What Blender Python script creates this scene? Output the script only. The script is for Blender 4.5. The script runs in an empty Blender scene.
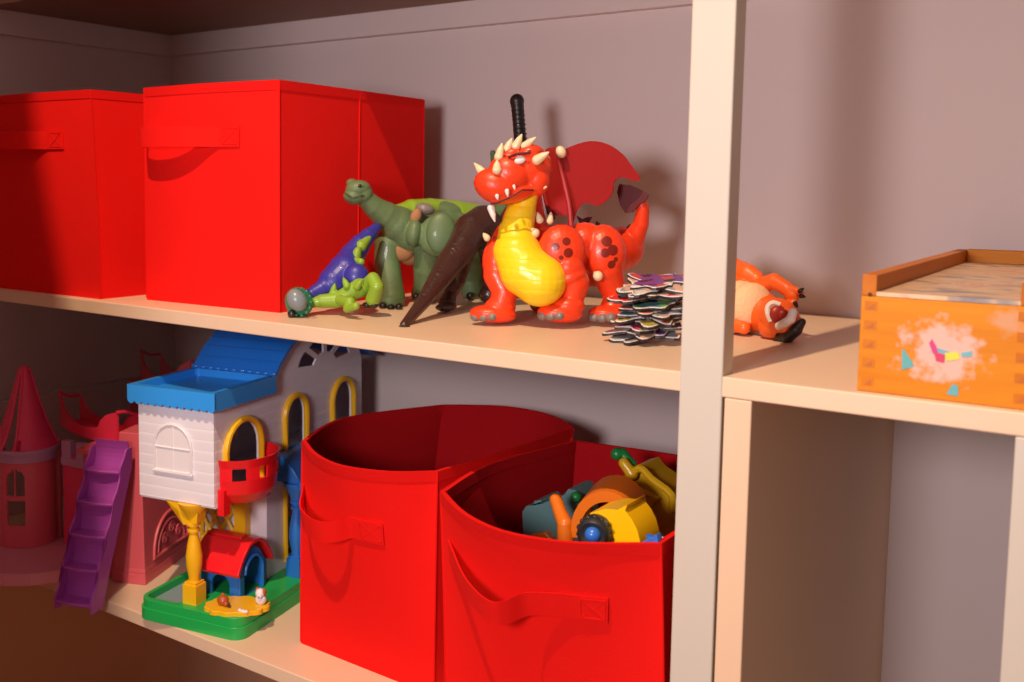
import bpy, bmesh, math, random
from mathutils import Vector, Matrix, noise
from math import sin, cos, pi, radians
random.seed(7)
scene = bpy.context.scene
COL = scene.collection
Z0 = 1.25                                   # height of the camera above the floor

# ------------------------------------------------------------------ camera
MX = [Vector((0.8031349, 0.5957209, 0.0095351)),      # camera right
      Vector((0.0611036, -0.0664376, -0.9959179)),    # camera down
      Vector((-0.5926556, 0.8004390, -0.0897591))]    # camera forward
FPX, PX, PY = 1028.53, 411.47, 276.47
cam_d = bpy.data.cameras.new('camera')
cam = bpy.data.objects.new('camera', cam_d)
COL.objects.link(cam)
cam_d.sensor_width = 36.0
cam_d.sensor_fit = 'HORIZONTAL'
cam_d.lens = FPX / 1024 * 36.0
cam_d.shift_x = (512 - PX) / 1024
cam_d.shift_y = -(341 - PY) / 1024
cam_d.clip_start = 0.02
cam_d.dof.use_dof = True
cam_d.dof.focus_distance = 1.36
cam_d.dof.aperture_fstop = 6.0
r_, u_, b_ = MX[0], -MX[1], -MX[2]
mw = Matrix(((r_.x, u_.x, b_.x, 0), (r_.y, u_.y, b_.y, 0), (r_.z, u_.z, b_.z, Z0), (0, 0, 0, 1)))
cam.matrix_world = mw
scene.camera = cam

# ------------------------------------------------------------------ light
w = bpy.data.worlds.new('room_ambient')
scene.world = w
w.use_nodes = True
w.node_tree.nodes['Background'].inputs[0].default_value = (0.62, 0.45, 0.40, 1)
w.node_tree.nodes['Background'].inputs[1].default_value = 0.36

def lamp(name, kind, loc, energy, color, size, target=None):
    d = bpy.data.lights.new(name, kind)
    d.energy = energy
    d.color = color
    if kind == 'AREA':
        d.shape = 'DISK'; d.size = size
    else:
        d.shadow_soft_size = size
    o = bpy.data.objects.new(name, d)
    COL.objects.link(o)
    o.location = (loc[0], loc[1], loc[2] + Z0)
    if target:
        v = Vector(target) - Vector(loc)
        o.rotation_euler = v.to_track_quat('-Z', 'Y').to_euler()
    return o
lamp('ceiling_lamp', 'POINT', (-0.52, -0.15, 1.79), 205.0, (1.0, 0.71, 0.46), 0.020)
lamp('front_light', 'AREA', (-0.36, -0.45, 0.12), 17.0, (1.0, 0.86, 0.86), 0.30, (-0.7, 1.5, 0.0))  # soft disc light set low, close to the camera

scene.view_settings.view_transform = 'Standard'
scene.view_settings.look = 'None'
scene.view_settings.exposure = 0.0
scene.view_settings.gamma = 1.0
scene.view_settings.use_curve_mapping = False

# ------------------------------------------------------------------ helpers
def lin(c):
    c = c / 255.0
    return c / 12.92 if c <= 0.04045 else ((c + 0.055) / 1.055) ** 2.4
def rgb(r, g, b):
    return (lin(r), lin(g), lin(b), 1.0)

def mat(name, col, rough=0.5, bump=0.0, bscale=200.0, spec=0.5, var=0.0, vscale=20.0, sheen=0.0, coat=0.0):
    m = bpy.data.materials.new(name)
    m.use_nodes = True
    nt = m.node_tree
    p = nt.nodes['Principled BSDF']
    p.inputs['Base Color'].default_value = col
    p.inputs['Roughness'].default_value = rough
    p.inputs['Specular IOR Level'].default_value = spec
    p.inputs['Coat Weight'].default_value = coat
    if sheen:
        p.inputs['Sheen Weight'].default_value = sheen
    tc = nt.nodes.new('ShaderNodeTexCoord')
    n2 = nt.nodes.new('ShaderNodeTexNoise')
    n2.inputs['Scale'].default_value = vscale
    n2.inputs['Detail'].default_value = 3
    nt.links.new(tc.outputs['Object'], n2.inputs['Vector'])
    mx = nt.nodes.new('ShaderNodeMix'); mx.data_type = 'RGBA'
    k = max(var, 0.02)
    mx.inputs[6].default_value = (col[0] * (1 - k), col[1] * (1 - k), col[2] * (1 - k), 1)
    mx.inputs[7].default_value = (min(1, col[0] * (1 + k)), min(1, col[1] * (1 + k)), min(1, col[2] * (1 + k)), 1)
    nt.links.new(n2.outputs[0], mx.inputs[0])
    nt.links.new(mx.outputs[2], p.inputs['Base Color'])
    if bump:
        n = nt.nodes.new('ShaderNodeTexNoise')
        n.inputs['Scale'].default_value = bscale
        n.inputs['Detail'].default_value = 4
        b = nt.nodes.new('ShaderNodeBump')
        b.inputs['Strength'].default_value = bump
        b.inputs['Distance'].default_value = 0.002
        nt.links.new(tc.outputs['Object'], n.inputs['Vector'])
        nt.links.new(n.outputs[0], b.inputs['Height'])
        nt.links.new(b.outputs[0], p.inputs['Normal'])
    return m

def node_patch(m, pts, col):
    """colour a few round marks (list of (Vector, radius)) in object space on material m"""
    nt = m.node_tree
    p = nt.nodes['Principled BSDF']
    src = p.inputs['Base Color'].links[0].from_socket
    tc = nt.nodes.new('ShaderNodeTexCoord')
    for v, r in pts:
        d = nt.nodes.new('ShaderNodeVectorMath'); d.operation = 'DISTANCE'
        nt.links.new(tc.outputs['Object'], d.inputs[0]); d.inputs[1].default_value = v
        l = nt.nodes.new('ShaderNodeMath'); l.operation = 'LESS_THAN'
        nt.links.new(d.outputs['Value'], l.inputs[0]); l.inputs[1].default_value = r
        mx = nt.nodes.new('ShaderNodeMix'); mx.data_type = 'RGBA'
        nt.links.new(l.outputs[0], mx.inputs[0])
        nt.links.new(src, mx.inputs[6]); mx.inputs[7].default_value = col
        src = mx.outputs[2]
    nt.links.new(src, p.inputs['Base Color'])

def node_band(m, axis, lo, hi, col, nscale=60, namp=0.01, rot=None):
    """second colour where the (noisy) object coordinate along `axis` is between lo and hi"""
    nt = m.node_tree
    p = nt.nodes['Principled BSDF']
    src = p.inputs['Base Color'].links[0].from_socket
    tc = nt.nodes.new('ShaderNodeTexCoord')
    dt = nt.nodes.new('ShaderNodeVectorMath'); dt.operation = 'DOT_PRODUCT'
    nt.links.new(tc.outputs['Object'], dt.inputs[0]); dt.inputs[1].default_value = axis
    n = nt.nodes.new('ShaderNodeTexNoise'); n.inputs['Scale'].default_value = nscale; n.inputs['Detail'].default_value = 1
    nt.links.new(tc.outputs['Object'], n.inputs['Vector'])
    ma = nt.nodes.new('ShaderNodeMath'); ma.operation = 'MULTIPLY_ADD'
    nt.links.new(n.outputs[0], ma.inputs[0]); ma.inputs[1].default_value = namp * 2
    nt.links.new(dt.outputs['Value'], ma.inputs[2])
    a = nt.nodes.new('ShaderNodeMath'); a.operation = 'GREATER_THAN'; nt.links.new(ma.outputs[0], a.inputs[0]); a.inputs[1].default_value = lo + namp
    b = nt.nodes.new('ShaderNodeMath'); b.operation = 'LESS_THAN'; nt.links.new(ma.outputs[0], b.inputs[0]); b.inputs[1].default_value = hi + namp
    c = nt.nodes.new('ShaderNodeMath'); c.operation = 'MULTIPLY'
    nt.links.new(a.outputs[0], c.inputs[0]); nt.links.new(b.outputs[0], c.inputs[1])
    mx = nt.nodes.new('ShaderNodeMix'); mx.data_type = 'RGBA'
    nt.links.new(c.outputs[0], mx.inputs[0]); nt.links.new(src, mx.inputs[6]); mx.inputs[7].default_value = col
    nt.links.new(mx.outputs[2], p.inputs['Base Color'])

def thing(name, label, cat, loc=(0, 0, 0), group=None, rotz=0.0):
    o = bpy.data.objects.new(name, None)
    COL.objects.link(o)
    o.empty_display_size = 0.02
    o.location = loc
    o.rotation_euler = (0, 0, rotz)
    o['label'] = label
    o['category'] = cat
    if group:
        o['group'] = group
    return o

def tag(o, label, cat, group=None):
    o['label'] = label; o['category'] = cat
    if group: o['group'] = group
    return o

FLOOR = None      # figures standing on a board are flattened where their feet meet it
def world_of(o):
    m = Matrix.LocRotScale(o.location, o.rotation_euler, None)
    return world_of(o.parent) @ m if o.parent else m

def obj(name, bm, m, parent=None, smooth=True, world=True, origin=None, bevel=0, label=None):
    """link bm as one mesh object; bm is in world coordinates when world=True"""
    if FLOOR is not None:
        for v in bm.verts: v.co.z = max(v.co.z, FLOOR + 0.0004)
    bmesh.ops.recalc_face_normals(bm, faces=bm.faces)
    if parent is not None and world:
        bm.transform(world_of(parent).inverted())
    if parent is None:
        if origin is None:
            n = max(1, len(bm.verts))
            c = sum((v.co for v in bm.verts), Vector()) / n
            origin = Vector((c.x, c.y, min(v.co.z for v in bm.verts)))
        bm.transform(Matrix.Translation(-Vector(origin)))
    me = bpy.data.meshes.new(name)
    if smooth:
        for f in bm.faces: f.smooth = True
    bm.to_mesh(me); bm.free()
    o = bpy.data.objects.new(name, me)
    COL.objects.link(o)
    if isinstance(m, (list, tuple)):
        for k in m: me.materials.append(k)
    else:
        me.materials.append(m)
    if parent is not None:
        o.parent = parent
    else:
        o.location = origin
    if bevel:
        b = o.modifiers.new('bevel', 'BEVEL'); b.width = bevel; b.segments = 2; b.limit_method = 'ANGLE'; b.angle_limit = radians(40)
    if smooth:
        es = me.edges
        try:
            me.set_sharp_from_angle(angle=radians(38))
        except Exception:
            pass
    if label: o['label'] = label
    return o

def struct(name, bm, m, bevel=0.0):
    o = obj(name, bm, m, smooth=False, bevel=bevel)
    o['kind'] = 'structure'
    return o

def W(x, y, z):                       # calibrated frame (camera at origin) -> world
    return Vector((x, y, z + Z0))
def ray(u, v):
    a = Vector(((u - PX) / FPX, (v - PY) / FPX, 1.0))
    return MX[0] * a.x + MX[1] * a.y + MX[2] * a.z
def at(u, v, Y):                      # point of the place seen in direction u, v at depth Y
    d = ray(u, v)
    d = d * (Y / d.y)
    return W(d.x, d.y, d.z)
def onz(u, v, z):
    d = ray(u, v); d = d * (z / d.z); return W(d.x, d.y, d.z)
def sz(px, Y, u=400, v=300):          # a length in m
    d = ray(u, v); return px / FPX * (Y / d.y)

def box(bm, lo, hi, M=None, mi=0):
    vs = [Vector((x, y, z)) for z in (lo[2], hi[2]) for y in (lo[1], hi[1]) for x in (lo[0], hi[0])]
    if M is not None: vs = [M @ v for v in vs]
    b = [bm.verts.new(v) for v in vs]
    for q in ((0, 2, 3, 1), (4, 5, 7, 6), (0, 1, 5, 4), (2, 6, 7, 3), (0, 4, 6, 2), (1, 3, 7, 5)):
        f = bm.faces.new([b[i] for i in q]); f.material_index = mi
    return bm
def wbox(x0, x1, y0, y1, z0, z1, bm=None):
    bm = bm or bmesh.new()
    return box(bm, W(x0, y0, z0), W(x1, y1, z1))

def ball(bm, c, r, seg=16, M=None, mi=0):
    R = M if M is not None else Matrix.Identity(3)
    if not isinstance(r, (tuple, list)): r = (r, r, r)
    T = Matrix.Translation(c) @ R.to_4x4() @ Matrix.Diagonal((r[0], r[1], r[2], 1))
    g = bmesh.ops.create_uvsphere(bm, u_segments=seg, v_segments=max(6, seg * 2 // 3), radius=1.0, matrix=T)
    if mi:
        for v in g['verts']:
            for f in v.link_faces: f.material_index = mi
def cone(bm, a, b, ra, rb, seg=14, mi=0):
    d = b - a
    if d.length < 1e-7: return
    q = Vector((0, 0, 1)).rotation_difference(d).to_matrix().to_4x4()
    T = Matrix.Translation((a + b) / 2) @ q
    g = bmesh.ops.create_cone(bm, cap_ends=True, segments=seg, radius1=max(ra, 1e-5), radius2=max(rb, 1e-5), depth=d.length, matrix=T)
    if mi:
        for v in g['verts']:
            for f in v.link_faces: f.material_index = mi
def chain(bm, pts, seg=22):
    for i, (p, r) in enumerate(pts):
        ball(bm, p, r, seg)
        if i:
            cone(bm, pts[i - 1][0], p, pts[i - 1][1] * .99, r * .99, seg)
def tube(bm, pts, r, seg=8, closed=False, flat=1.0, up=None, mi=0):
    """swept tube of radius r (number or list)"""
    n = len(pts)
    rings = []
    prev = up.copy() if up is not None else None
    for i, p in enumerate(pts):
        a = pts[(i - 1) % n] if (i > 0 or closed) else p
        b = pts[(i + 1) % n] if (i < n - 1 or closed) else p
        t = (b - a).normalized()
        if prev is None:
            prev = t.orthogonal()
        s = (prev - t * prev.dot(t))
        s = s.normalized() if s.length > 1e-6 else t.orthogonal().normalized()
        if up is None: prev = s
        k = t.cross(s)
        rr = r[i] if isinstance(r, (list, tuple)) else r
        rings.append([bm.verts.new(p + s * cos(2 * pi * j / seg) * rr + k * sin(2 * pi * j / seg) * rr * flat) for j in range(seg)])
    m = n if closed else n - 1
    for i in range(m):
        A, B = rings[i], rings[(i + 1) % n]
        for j in range(seg):
            f = bm.faces.new((A[j], A[(j + 1) % seg], B[(j + 1) % seg], B[j])); f.material_index = mi
    if not closed:
        bm.faces.new(rings[0][::-1]).material_index = mi
        bm.faces.new(rings[-1]).material_index = mi
def slab(bm, pts, nrm, th, mi=0):
    """polygon pts extruded by th along nrm"""
    nrm = Vector(nrm).normalized() * th
    a = [bm.verts.new(p) for p in pts]
    b = [bm.verts.new(p + nrm) for p in pts]
    f1 = bm.faces.new(a); f2 = bm.faces.new(b[::-1])
    n = len(pts)
    fs = [f1, f2]
    for i in range(n):
        fs.append(bm.faces.new((a[i], b[i], b[(i + 1) % n], a[(i + 1) % n])))
    for f in fs: f.material_index = mi
    bmesh.ops.triangulate(bm, faces=[f1, f2])
def band(bm, outer, inner, nrm, th, mi=0):
    """ring between two matching outlines (open strips allowed), extruded"""
    nrm = Vector(nrm).normalized() * th
    n = len(outer)
    V = [[bm.verts.new(p) for p in L] for L in (outer, inner, [p + nrm for p in inner], [p + nrm for p in outer])]
    for i in range(n - 1):
        for k in range(4):
            A, B = V[k], V[(k + 1) % 4]
            bm.faces.new((A[i], A[i + 1], B[i + 1], B[i])).material_index = mi
    bm.faces.new([V[k][0] for k in range(4)]).material_index = mi
    bm.faces.new([V[k][-1] for k in range(3, -1, -1)]).material_index = mi
def strip(bm, bot, top, off):
    """solid sheet between two matching rows of points; off = thickness vector"""
    V = [[bm.verts.new(p) for p in L] for L in (bot, top, [p + off for p in top], [p + off for p in bot])]
    for i in range(len(bot) - 1):
        for k in range(4):
            A, B = V[k], V[(k + 1) % 4]
            bm.faces.new((A[i], A[i + 1], B[i + 1], B[i]))
    bm.faces.new([V[k][0] for k in range(4)]); bm.faces.new([V[k][-1] for k in range(3, -1, -1)])
def crom(P, n):
    out = []
    for i in range(len(P) - 1):
        p0 = P[max(i - 1, 0)]; p1 = P[i]; p2 = P[i + 1]; p3 = P[min(i + 2, len(P) - 1)]
        for k in range(n):
            t = k / n
            out.append(0.5 * ((2 * p1) + (p2 - p0) * t + (2 * p0 - 5 * p1 + 4 * p2 - p3) * t * t + (3 * p1 - p0 - 3 * p2 + p3) * t ** 3))
    out.append(P[-1].copy())
    return out
def soften(o, voxel=0.0015, it=4):
    m = o.modifiers.new('union', 'REMESH'); m.mode = 'VOXEL'; m.voxel_size = voxel; m.use_smooth_shade = True
    s = o.modifiers.new('smooth', 'SMOOTH'); s.factor = 0.5; s.iterations = it
    return o

# figures: joints given by direction and depth, radii in the same measure
def J(u, v, Y, r):
    d = ray(u, v)
    return (at(u, v, Y), r / FPX * (Y / d.y))
def limb(bm, *js):
    chain(bm, [J(*j) for j in js])
def egg(bm, u, v, Y, rs, tilt=0.0, mi=0, seg=18):
    """ellipsoid: rs = (across, up, deep); tilt turns it in the view-facing plane"""
    k = (Y / ray(u, v).y) / FPX
    t = radians(tilt)
    ax = MX[0] * cos(t) - MX[1] * sin(t)
    ay = MX[0] * -sin(t) - MX[1] * cos(t)
    az = MX[2]
    R = Matrix(((ax.x, ay.x, az.x), (ax.y, ay.y, az.y), (ax.z, ay.z, az.z)))
    ball(bm, at(u, v, Y), (rs[0] * k, rs[1] * k, rs[2] * k), seg, R, mi)
def spike(bm, u0, v0, u1, v1, Y, r, Y1=None, mi=0):
    a = J(u0, v0, Y, r); b = at(u1, v1, Y1 if Y1 else Y)
    m = a[0].lerp(b, 0.55)
    ball(bm, a[0], a[1], 10, mi=mi)
    cone(bm, a[0], m, a[1], a[1] * .72, 10, mi); cone(bm, m, b, a[1] * .72, a[1] * .12, 10, mi)
def plate(bm, pts, Y, th, mi=0):
    Ys = Y if isinstance(Y, (list, tuple)) else [Y] * len(pts)
    slab(bm, [at(p[0], p[1], y) for p, y in zip(pts, Ys)], (0, 1, 0), th, mi)

# ------------------------------------------------------------------ materials
M_wall = mat('wall_paint', (0.68, 0.60, 0.60, 1), 0.75, 0.05, 60, var=0.03, vscale=3)
M_div = mat('cream_paint_bounce', (0.78, 0.56, 0.39, 1), 0.5, 0.03, 90, var=0.03, vscale=6)  # cream shifted warmer to carry light bounced onto the divider
M_paint = mat('cream_paint', (0.59, 0.555, 0.495, 1), 0.45, 0.03, 90, var=0.03, vscale=6)
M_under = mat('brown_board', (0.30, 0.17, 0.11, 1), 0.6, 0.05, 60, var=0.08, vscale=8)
M_shelf = mat('shelf_paint', (0.78, 0.585, 0.42, 1), 0.42, 0.03, 120, var=0.04, vscale=8)
M_trim = mat('trim_paint', (0.68, 0.60, 0.60, 1), 0.6, 0.03, 80)
M_floor = mat('brown_floor', (0.40, 0.22, 0.12, 1), 0.6, 0.1, 40, var=0.2, vscale=6)
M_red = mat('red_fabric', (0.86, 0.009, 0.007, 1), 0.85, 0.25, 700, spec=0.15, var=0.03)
M_redin = mat('dark_red_inner_shade', (0.40, 0.006, 0.010, 1), 0.9, 0.25, 700, spec=0.1, var=0.03)  # red darkened to hold the shade inside the bins
M_redseam = mat('red_fabric_seam', (0.76, 0.007, 0.006, 1), 0.85, 0.25, 700, spec=0.15, var=0.03)

# ------------------------------------------------------------------ setting
XL, YB = -1.861, 1.587
ZS, ZSB = -0.1888, -0.2095
ZL = -0.6732
struct('floor', wbox(-2.2, 1.6, -2.0, 1.75, -1.30, -1.25), M_floor)
struct('wall_back', wbox(-2.0, 1.6, YB, YB + 0.02, ZS - 0.01, 1.25), M_wall)
struct('wall_back_middle', wbox(-2.0, -0.3505, YB, YB + 0.02, ZL - 0.01, ZS - 0.0102), M_wall)
struct('wall_back_lower', wbox(-2.0, -0.3505, YB, YB + 0.02, -1.25, ZL - 0.0102), mat('warm_bounce_wall_back', (0.72, 0.40, 0.24, 1), 0.7, 0.05, 60, var=0.03, vscale=3))  # brown tint stands in for warm light bounced below the shelf
struct('wall_back_right', wbox(-0.3503, 1.6, 1.672, 1.692, -1.25, ZS - 0.0102), M_wall)
M_bounce_wall = mat('warm_bounce_wall', (0.72, 0.40, 0.24, 1), 0.7, 0.05, 60, var=0.03, vscale=3)  # warm bounced light put into the wall colour
struct('wall_left', wbox(XL - 0.03, XL, 0.40, YB, ZL - 0.01, 1.25), M_wall)
struct('wall_left_lower', wbox(XL - 0.03, XL, 0.40, YB, -1.25, ZL - 0.0102), M_bounce_wall)
# unseen blocker added out of frame, edge shaped to cast the left-hand shade
bm = bmesh.new()
slab(bm, [W(x, 0.372, z) for x, z in ((-2.2, -1.25), (-0.99, -1.25), (-0.99, -0.1), (-0.89, -0.1), (-0.89, 0.56), (-0.905, 0.64), (-1.0, 1.0), (-1.0, 2.2), (-2.2, 2.2))], (0, 1, 0), 0.026)
struct('shade_blocker', bm, M_wall)
# shelf boards
def board(name, label, cat, bm, m, bevel, group=None):
    return tag(obj(name, bm, m, smooth=False, bevel=bevel), label, cat, group)
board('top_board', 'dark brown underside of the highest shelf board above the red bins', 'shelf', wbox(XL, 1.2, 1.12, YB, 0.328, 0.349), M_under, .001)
board('shelf_board', 'long cream upper shelf board carrying the dragon, dinosaurs and wooden box', 'shelf', wbox(XL, 1.2, 1.0, YB, ZSB, ZS), M_shelf, 0.0015)
board('shelf_board', 'cream lower shelf board carrying the dollhouse and two open bins', 'shelf', wbox(XL, -0.3515, 1.0, YB, ZL - 0.021, ZL), M_shelf, 0.0015)
# battens under the top board and on the left wall
struct('trim_4', wbox(XL + 0.018, 1.2, YB - 0.018, YB, 0.283, 0.3279), M_trim, 0.001)
struct('trim_5', wbox(XL, XL + 0.018, 0.9, YB, 0.281, 0.3279), M_trim, 0.001)
struct('trim_6', wbox(XL, XL + 0.016, 1.0, YB, ZL, -0.4385), M_trim, 0.001)
# face-frame post and dividers
board('shelf_post', 'cream vertical post running the full height in front of the shelves', 'post', wbox(-0.397, -0.3525, 0.9985, 1.029, -1.25, 0.9), M_paint, 0.0018)
board('shelf_divider', 'cream upright divider panel under the shelf, just right of the post', 'divider', wbox(-0.3503, -0.323, 1.0, 1.672, -1.25, ZSB - 0.0003), M_div, 0.0015)
board('shelf_divider', 'pale upright divider panel at the right edge below the wooden box', 'divider', wbox(-0.098, -0.07, 1.0, 1.672, -1.25, ZSB - 0.0003), M_paint, 0.0015)

# ------------------------------------------------------------------ fabric bins
def bin_shape(bottom, top, zb, zt, n=10):
    """bottom: 4 corners FL FR BR BL, top: 4 sides as point lists (front, right, back, left); returns surface function rows"""
    bs = []
    ts = []
    for k in range(4):
        a = Vector(bottom[k]); b = Vector(bottom[(k + 1) % 4])
        side = [Vector((p[0], p[1])) for p in top[k]] + [Vector(top[(k + 1) % 4][0])]
        pts = crom(side, n * 2 // (len(side) - 1) if len(side) > 2 else n * 2)
        m = len(pts)
        for i in range(m - 1):
            # resample by fraction
            f = i / (m - 1)
            bs.append(a.lerp(b, f)); ts.append(pts[i])
    return bs, ts

def make_bin(label, bottom, top, zb, zt, handle, hz, name='fabric_storage_bin', open_top=True):
    c = sum((Vector(p) for p in bottom), Vector((0, 0))) / 4
    root = thing(name, label, 'storage bin', W(c.x, c.y, zb), 'red fabric storage bins on the shelves')
    bs, ts = bin_shape(bottom, top, zb, zt)
    n = len(bs)
    rows = 14
    def P(i, t, off=0.0):
        i %= n
        s = t ** 1.6
        p = bs[i].lerp(ts[i], s)
        q0 = bs[(i - 1) % n].lerp(ts[(i - 1) % n], s); q1 = bs[(i + 1) % n].lerp(ts[(i + 1) % n], s)
        tg = (q1 - q0).normalized()
        nr = Vector((tg.y, -tg.x))
        return W(p.x + nr.x * off, p.y + nr.y * off, zb + (zt - zb) * t)
    bm = bmesh.new()
    O = [[bm.verts.new(P(i, r / rows)) for i in range(n)] for r in range(rows + 1)]
    I = [[bm.verts.new(P(i, max(r / rows, 0.02), -0.004)) for i in range(n)] for r in range(rows + 1)]
    for r in range(rows):
        for i in range(n):
            j = (i + 1) % n
            bm.faces.new((O[r][i], O[r][j], O[r + 1][j], O[r + 1][i]))
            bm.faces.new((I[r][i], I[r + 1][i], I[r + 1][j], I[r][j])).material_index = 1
    for i in range(n):
        j = (i + 1) % n
        bm.faces.new((O[rows][i], O[rows][j], I[rows][j], I[rows][i]))
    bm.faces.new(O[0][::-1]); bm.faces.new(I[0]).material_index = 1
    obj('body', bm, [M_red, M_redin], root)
    # hem round the rim
    H = 0.013 / (zt - zb)
    bm = bmesh.new()
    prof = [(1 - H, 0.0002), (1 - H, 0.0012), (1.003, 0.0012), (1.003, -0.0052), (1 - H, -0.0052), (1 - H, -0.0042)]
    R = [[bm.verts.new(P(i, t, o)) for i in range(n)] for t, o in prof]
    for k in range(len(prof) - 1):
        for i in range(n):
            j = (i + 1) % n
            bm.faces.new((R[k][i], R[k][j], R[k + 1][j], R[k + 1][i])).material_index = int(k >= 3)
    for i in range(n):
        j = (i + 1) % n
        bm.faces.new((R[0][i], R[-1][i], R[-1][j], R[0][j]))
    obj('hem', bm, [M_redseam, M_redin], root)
    # stitched corner and mid-side seams
    seg = n // 4
    for idx in (0, seg, seg + seg // 2, 2 * seg, 3 * seg, 3 * seg + seg // 2):
        bm = bmesh.new()
        pts = [P(idx, 0.01 + 0.985 * k / 12, 0.0003) for k in range(13)]
        tube(bm, pts, 0.0013, 6)
        obj('seam', bm, M_redseam, root)
    # carrying strap: list of (fraction along front, stand-off, dz)
    bm = bmesh.new()
    def F(s, t, off):
        x = s * seg; i = int(x); f = x - i
        return P(i, t, off).lerp(P(i + 1, t, off), f)
    Hs = handle['h']
    path = crom([Vector((a, b, cdz)) for a, b, cdz in handle['path']], 6)
    rowsv = []
    for p in path:
        z = hz + p.z
        t0 = (z - Hs / 2 - zb) / (zt - zb); t1 = (z + Hs / 2 - zb) / (zt - zb)
        off = max(p.y, 0.0012)
        tl = handle.get('tilt', 0.0) * max(0, p.y)
        rowsv.append([F(p.x, t0, off + tl), F(p.x, t1, off), F(p.x, t1, off + 0.0018), F(p.x, t0, off + tl + 0.0018)])
    V = [[bm.verts.new(q) for q in r] for r in rowsv]
    for i in range(len(V) - 1):
        for k in range(4):
            bm.faces.new((V[i][k], V[i][(k + 1) % 4], V[i + 1][(k + 1) % 4], V[i + 1][k]))
    bm.faces.new(V[0]); bm.faces.new(V[-1][::-1])
    hd = obj('handle', bm, M_red, root)
    # sewn square with a cross of stitching at each end
    for s0, s1 in handle['patch']:
        bm = bmesh.new()
        z0 = (hz + handle['path'][0 if s0 < .5 else -1][2] - Hs * .38 - zb) / (zt - zb); z1 = (hz + handle['path'][0 if s0 < .5 else -1][2] + Hs * .38 - zb) / (zt - zb)
        q = [F(s0, z0, .0032), F(s1, z0, .0032), F(s1, z1, .0032), F(s0, z1, .0032)]
        for a, b in ((0, 1), (1, 2), (2, 3), (3, 0), (0, 2), (1, 3)):
            tube(bm, [q[a], q[b]], 0.0006, 5)
        obj('stitching', bm, M_redseam, hd)
    return root

def rect(fl, th, w, d):
    t = radians(th); a = Vector((cos(t), sin(t))); b = Vector((-sin(t), cos(t))); p = Vector(fl)
    return [tuple(p), tuple(p + a * w), tuple(p + a * w + b * d), tuple(p + b * d)]
def bulge(R, f=.008, s=.004, bk=.004):
    c = sum((Vector(p) for p in R), Vector((0, 0))) / 4
    out = []
    for k in range(4):
        a = Vector(R[k]); b = Vector(R[(k + 1) % 4]); m = (a + b) / 2
        nrm = (m - c).normalized()
        out.append([a, m + nrm * (f, s, bk, s)[k]])
    return out
strap = dict(h=.030, path=[(.045, .001, 0), (.08, .016, 0), (.13, .031, 0), (.28, .032, 0), (.42, .024, 0), (.54, .008, 0), (.60, .001, 0), (.65, .001, 0), (.725, .001, 0)], patch=[(.62, .715)], tilt=0.0)
R1 = [(-1.652, 1.012), (-1.372, 1.018), (-1.372, 1.38), (-1.652, 1.38)]
T1 = [(-1.684, 1.020), (-1.402, 1.028), (-1.402, 1.38), (-1.684, 1.38)]
make_bin('red fabric bin at the far left of the upper shelf, half in shadow', R1, bulge(T1, .006, .006), ZS, .144, strap, .066)
R2 = rect((-1.312, 1.062), 3.5, .276, .385)
make_bin('tall red fabric bin on the upper shelf right behind the blue and green dinosaurs', R2, bulge(R2, .010, .002), ZS, .145, strap, .067)
z34 = -.370
B3 = rect((-.992, 1.076), -2.0, .245, .30)
T3 = [[(-.988, 1.075), (-.925, 1.030), (-.860, 1.008), (-.792, 1.024)], [(-.744, 1.065), (-.728, 1.22)], [(-.720, 1.392), (-.79, 1.448), (-.873, 1.459), (-.93, 1.430)], [(-.970, 1.400), (-1.035, 1.224)]]
strap3 = dict(h=.031, path=[(.04, .001, .014), (.10, .008, .008), (.22, .026, -.002), (.37, .032, -.006), (.46, .022, -.004), (.51, .002, 0), (.56, .001, 0), (.70, .001, .0)], patch=[(.57, .69)], tilt=0.0)
make_bin('open empty red fabric bin on the lower shelf between the dollhouse and the toy-filled bin', B3, T3, ZL, z34, strap3, z34 - .090)
B4 = [(-.690, 1.012), (-.406, 1.014), (-.402, 1.322), (-.690, 1.322)]
T4 = [[(-.691, .997), (-.625, .945), (-.559, .920), (-.492, .930), (-.441, .962)], [(-.408, .990), (-.405, 1.16)], [(-.402, 1.325), (-.532, 1.338)], [(-.680, 1.322), (-.712, 1.143)]]
strap4 = dict(h=.031, path=[(.07, .001, .012), (.16, .010, .007), (.30, .030, -.004), (.40, .040, -.012), (.44, .030, -.010), (.48, .010, -.004), (.58, .003, 0), (.66, .001, 0), (.76, .001, 0)], patch=[(.66, .75)], tilt=0.0)
make_bin('red fabric bin full of plastic toys on the lower shelf next to the white post', B4, T4, ZL, z34, strap4, z34 - .080)
#@@TOYS

# ------------------------------------------------------------------ red dragon
def plast(name, c, rough=0.35, **k):
    k.setdefault('coat', 0.1)
    k.setdefault('bump', 0.12)
    k.setdefault('bscale', 260)
    return mat(name, c, rough, **k)
M_drag = plast('orange_red_plastic', (0.86, 0.055, 0.012, 1))
M_bone = plast('bone_plastic', (0.80, 0.66, 0.42, 1))
M_yel = plast('yellow_plastic', (0.93, 0.66, 0.012, 1))
M_wing = plast('dark_red_plastic', (0.38, 0.012, 0.014, 1), 0.5)
M_maroon = plast('maroon_plastic', (0.10, 0.012, 0.016, 1), 0.5)
M_grey = plast('grey_plastic', (0.22, 0.19, 0.18, 1))
M_white = plast('white_plastic', (0.85, 0.80, 0.78, 1), 0.35)
M_black = plast('black_plastic', (0.015, 0.013, 0.013, 1), 0.4)

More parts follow.
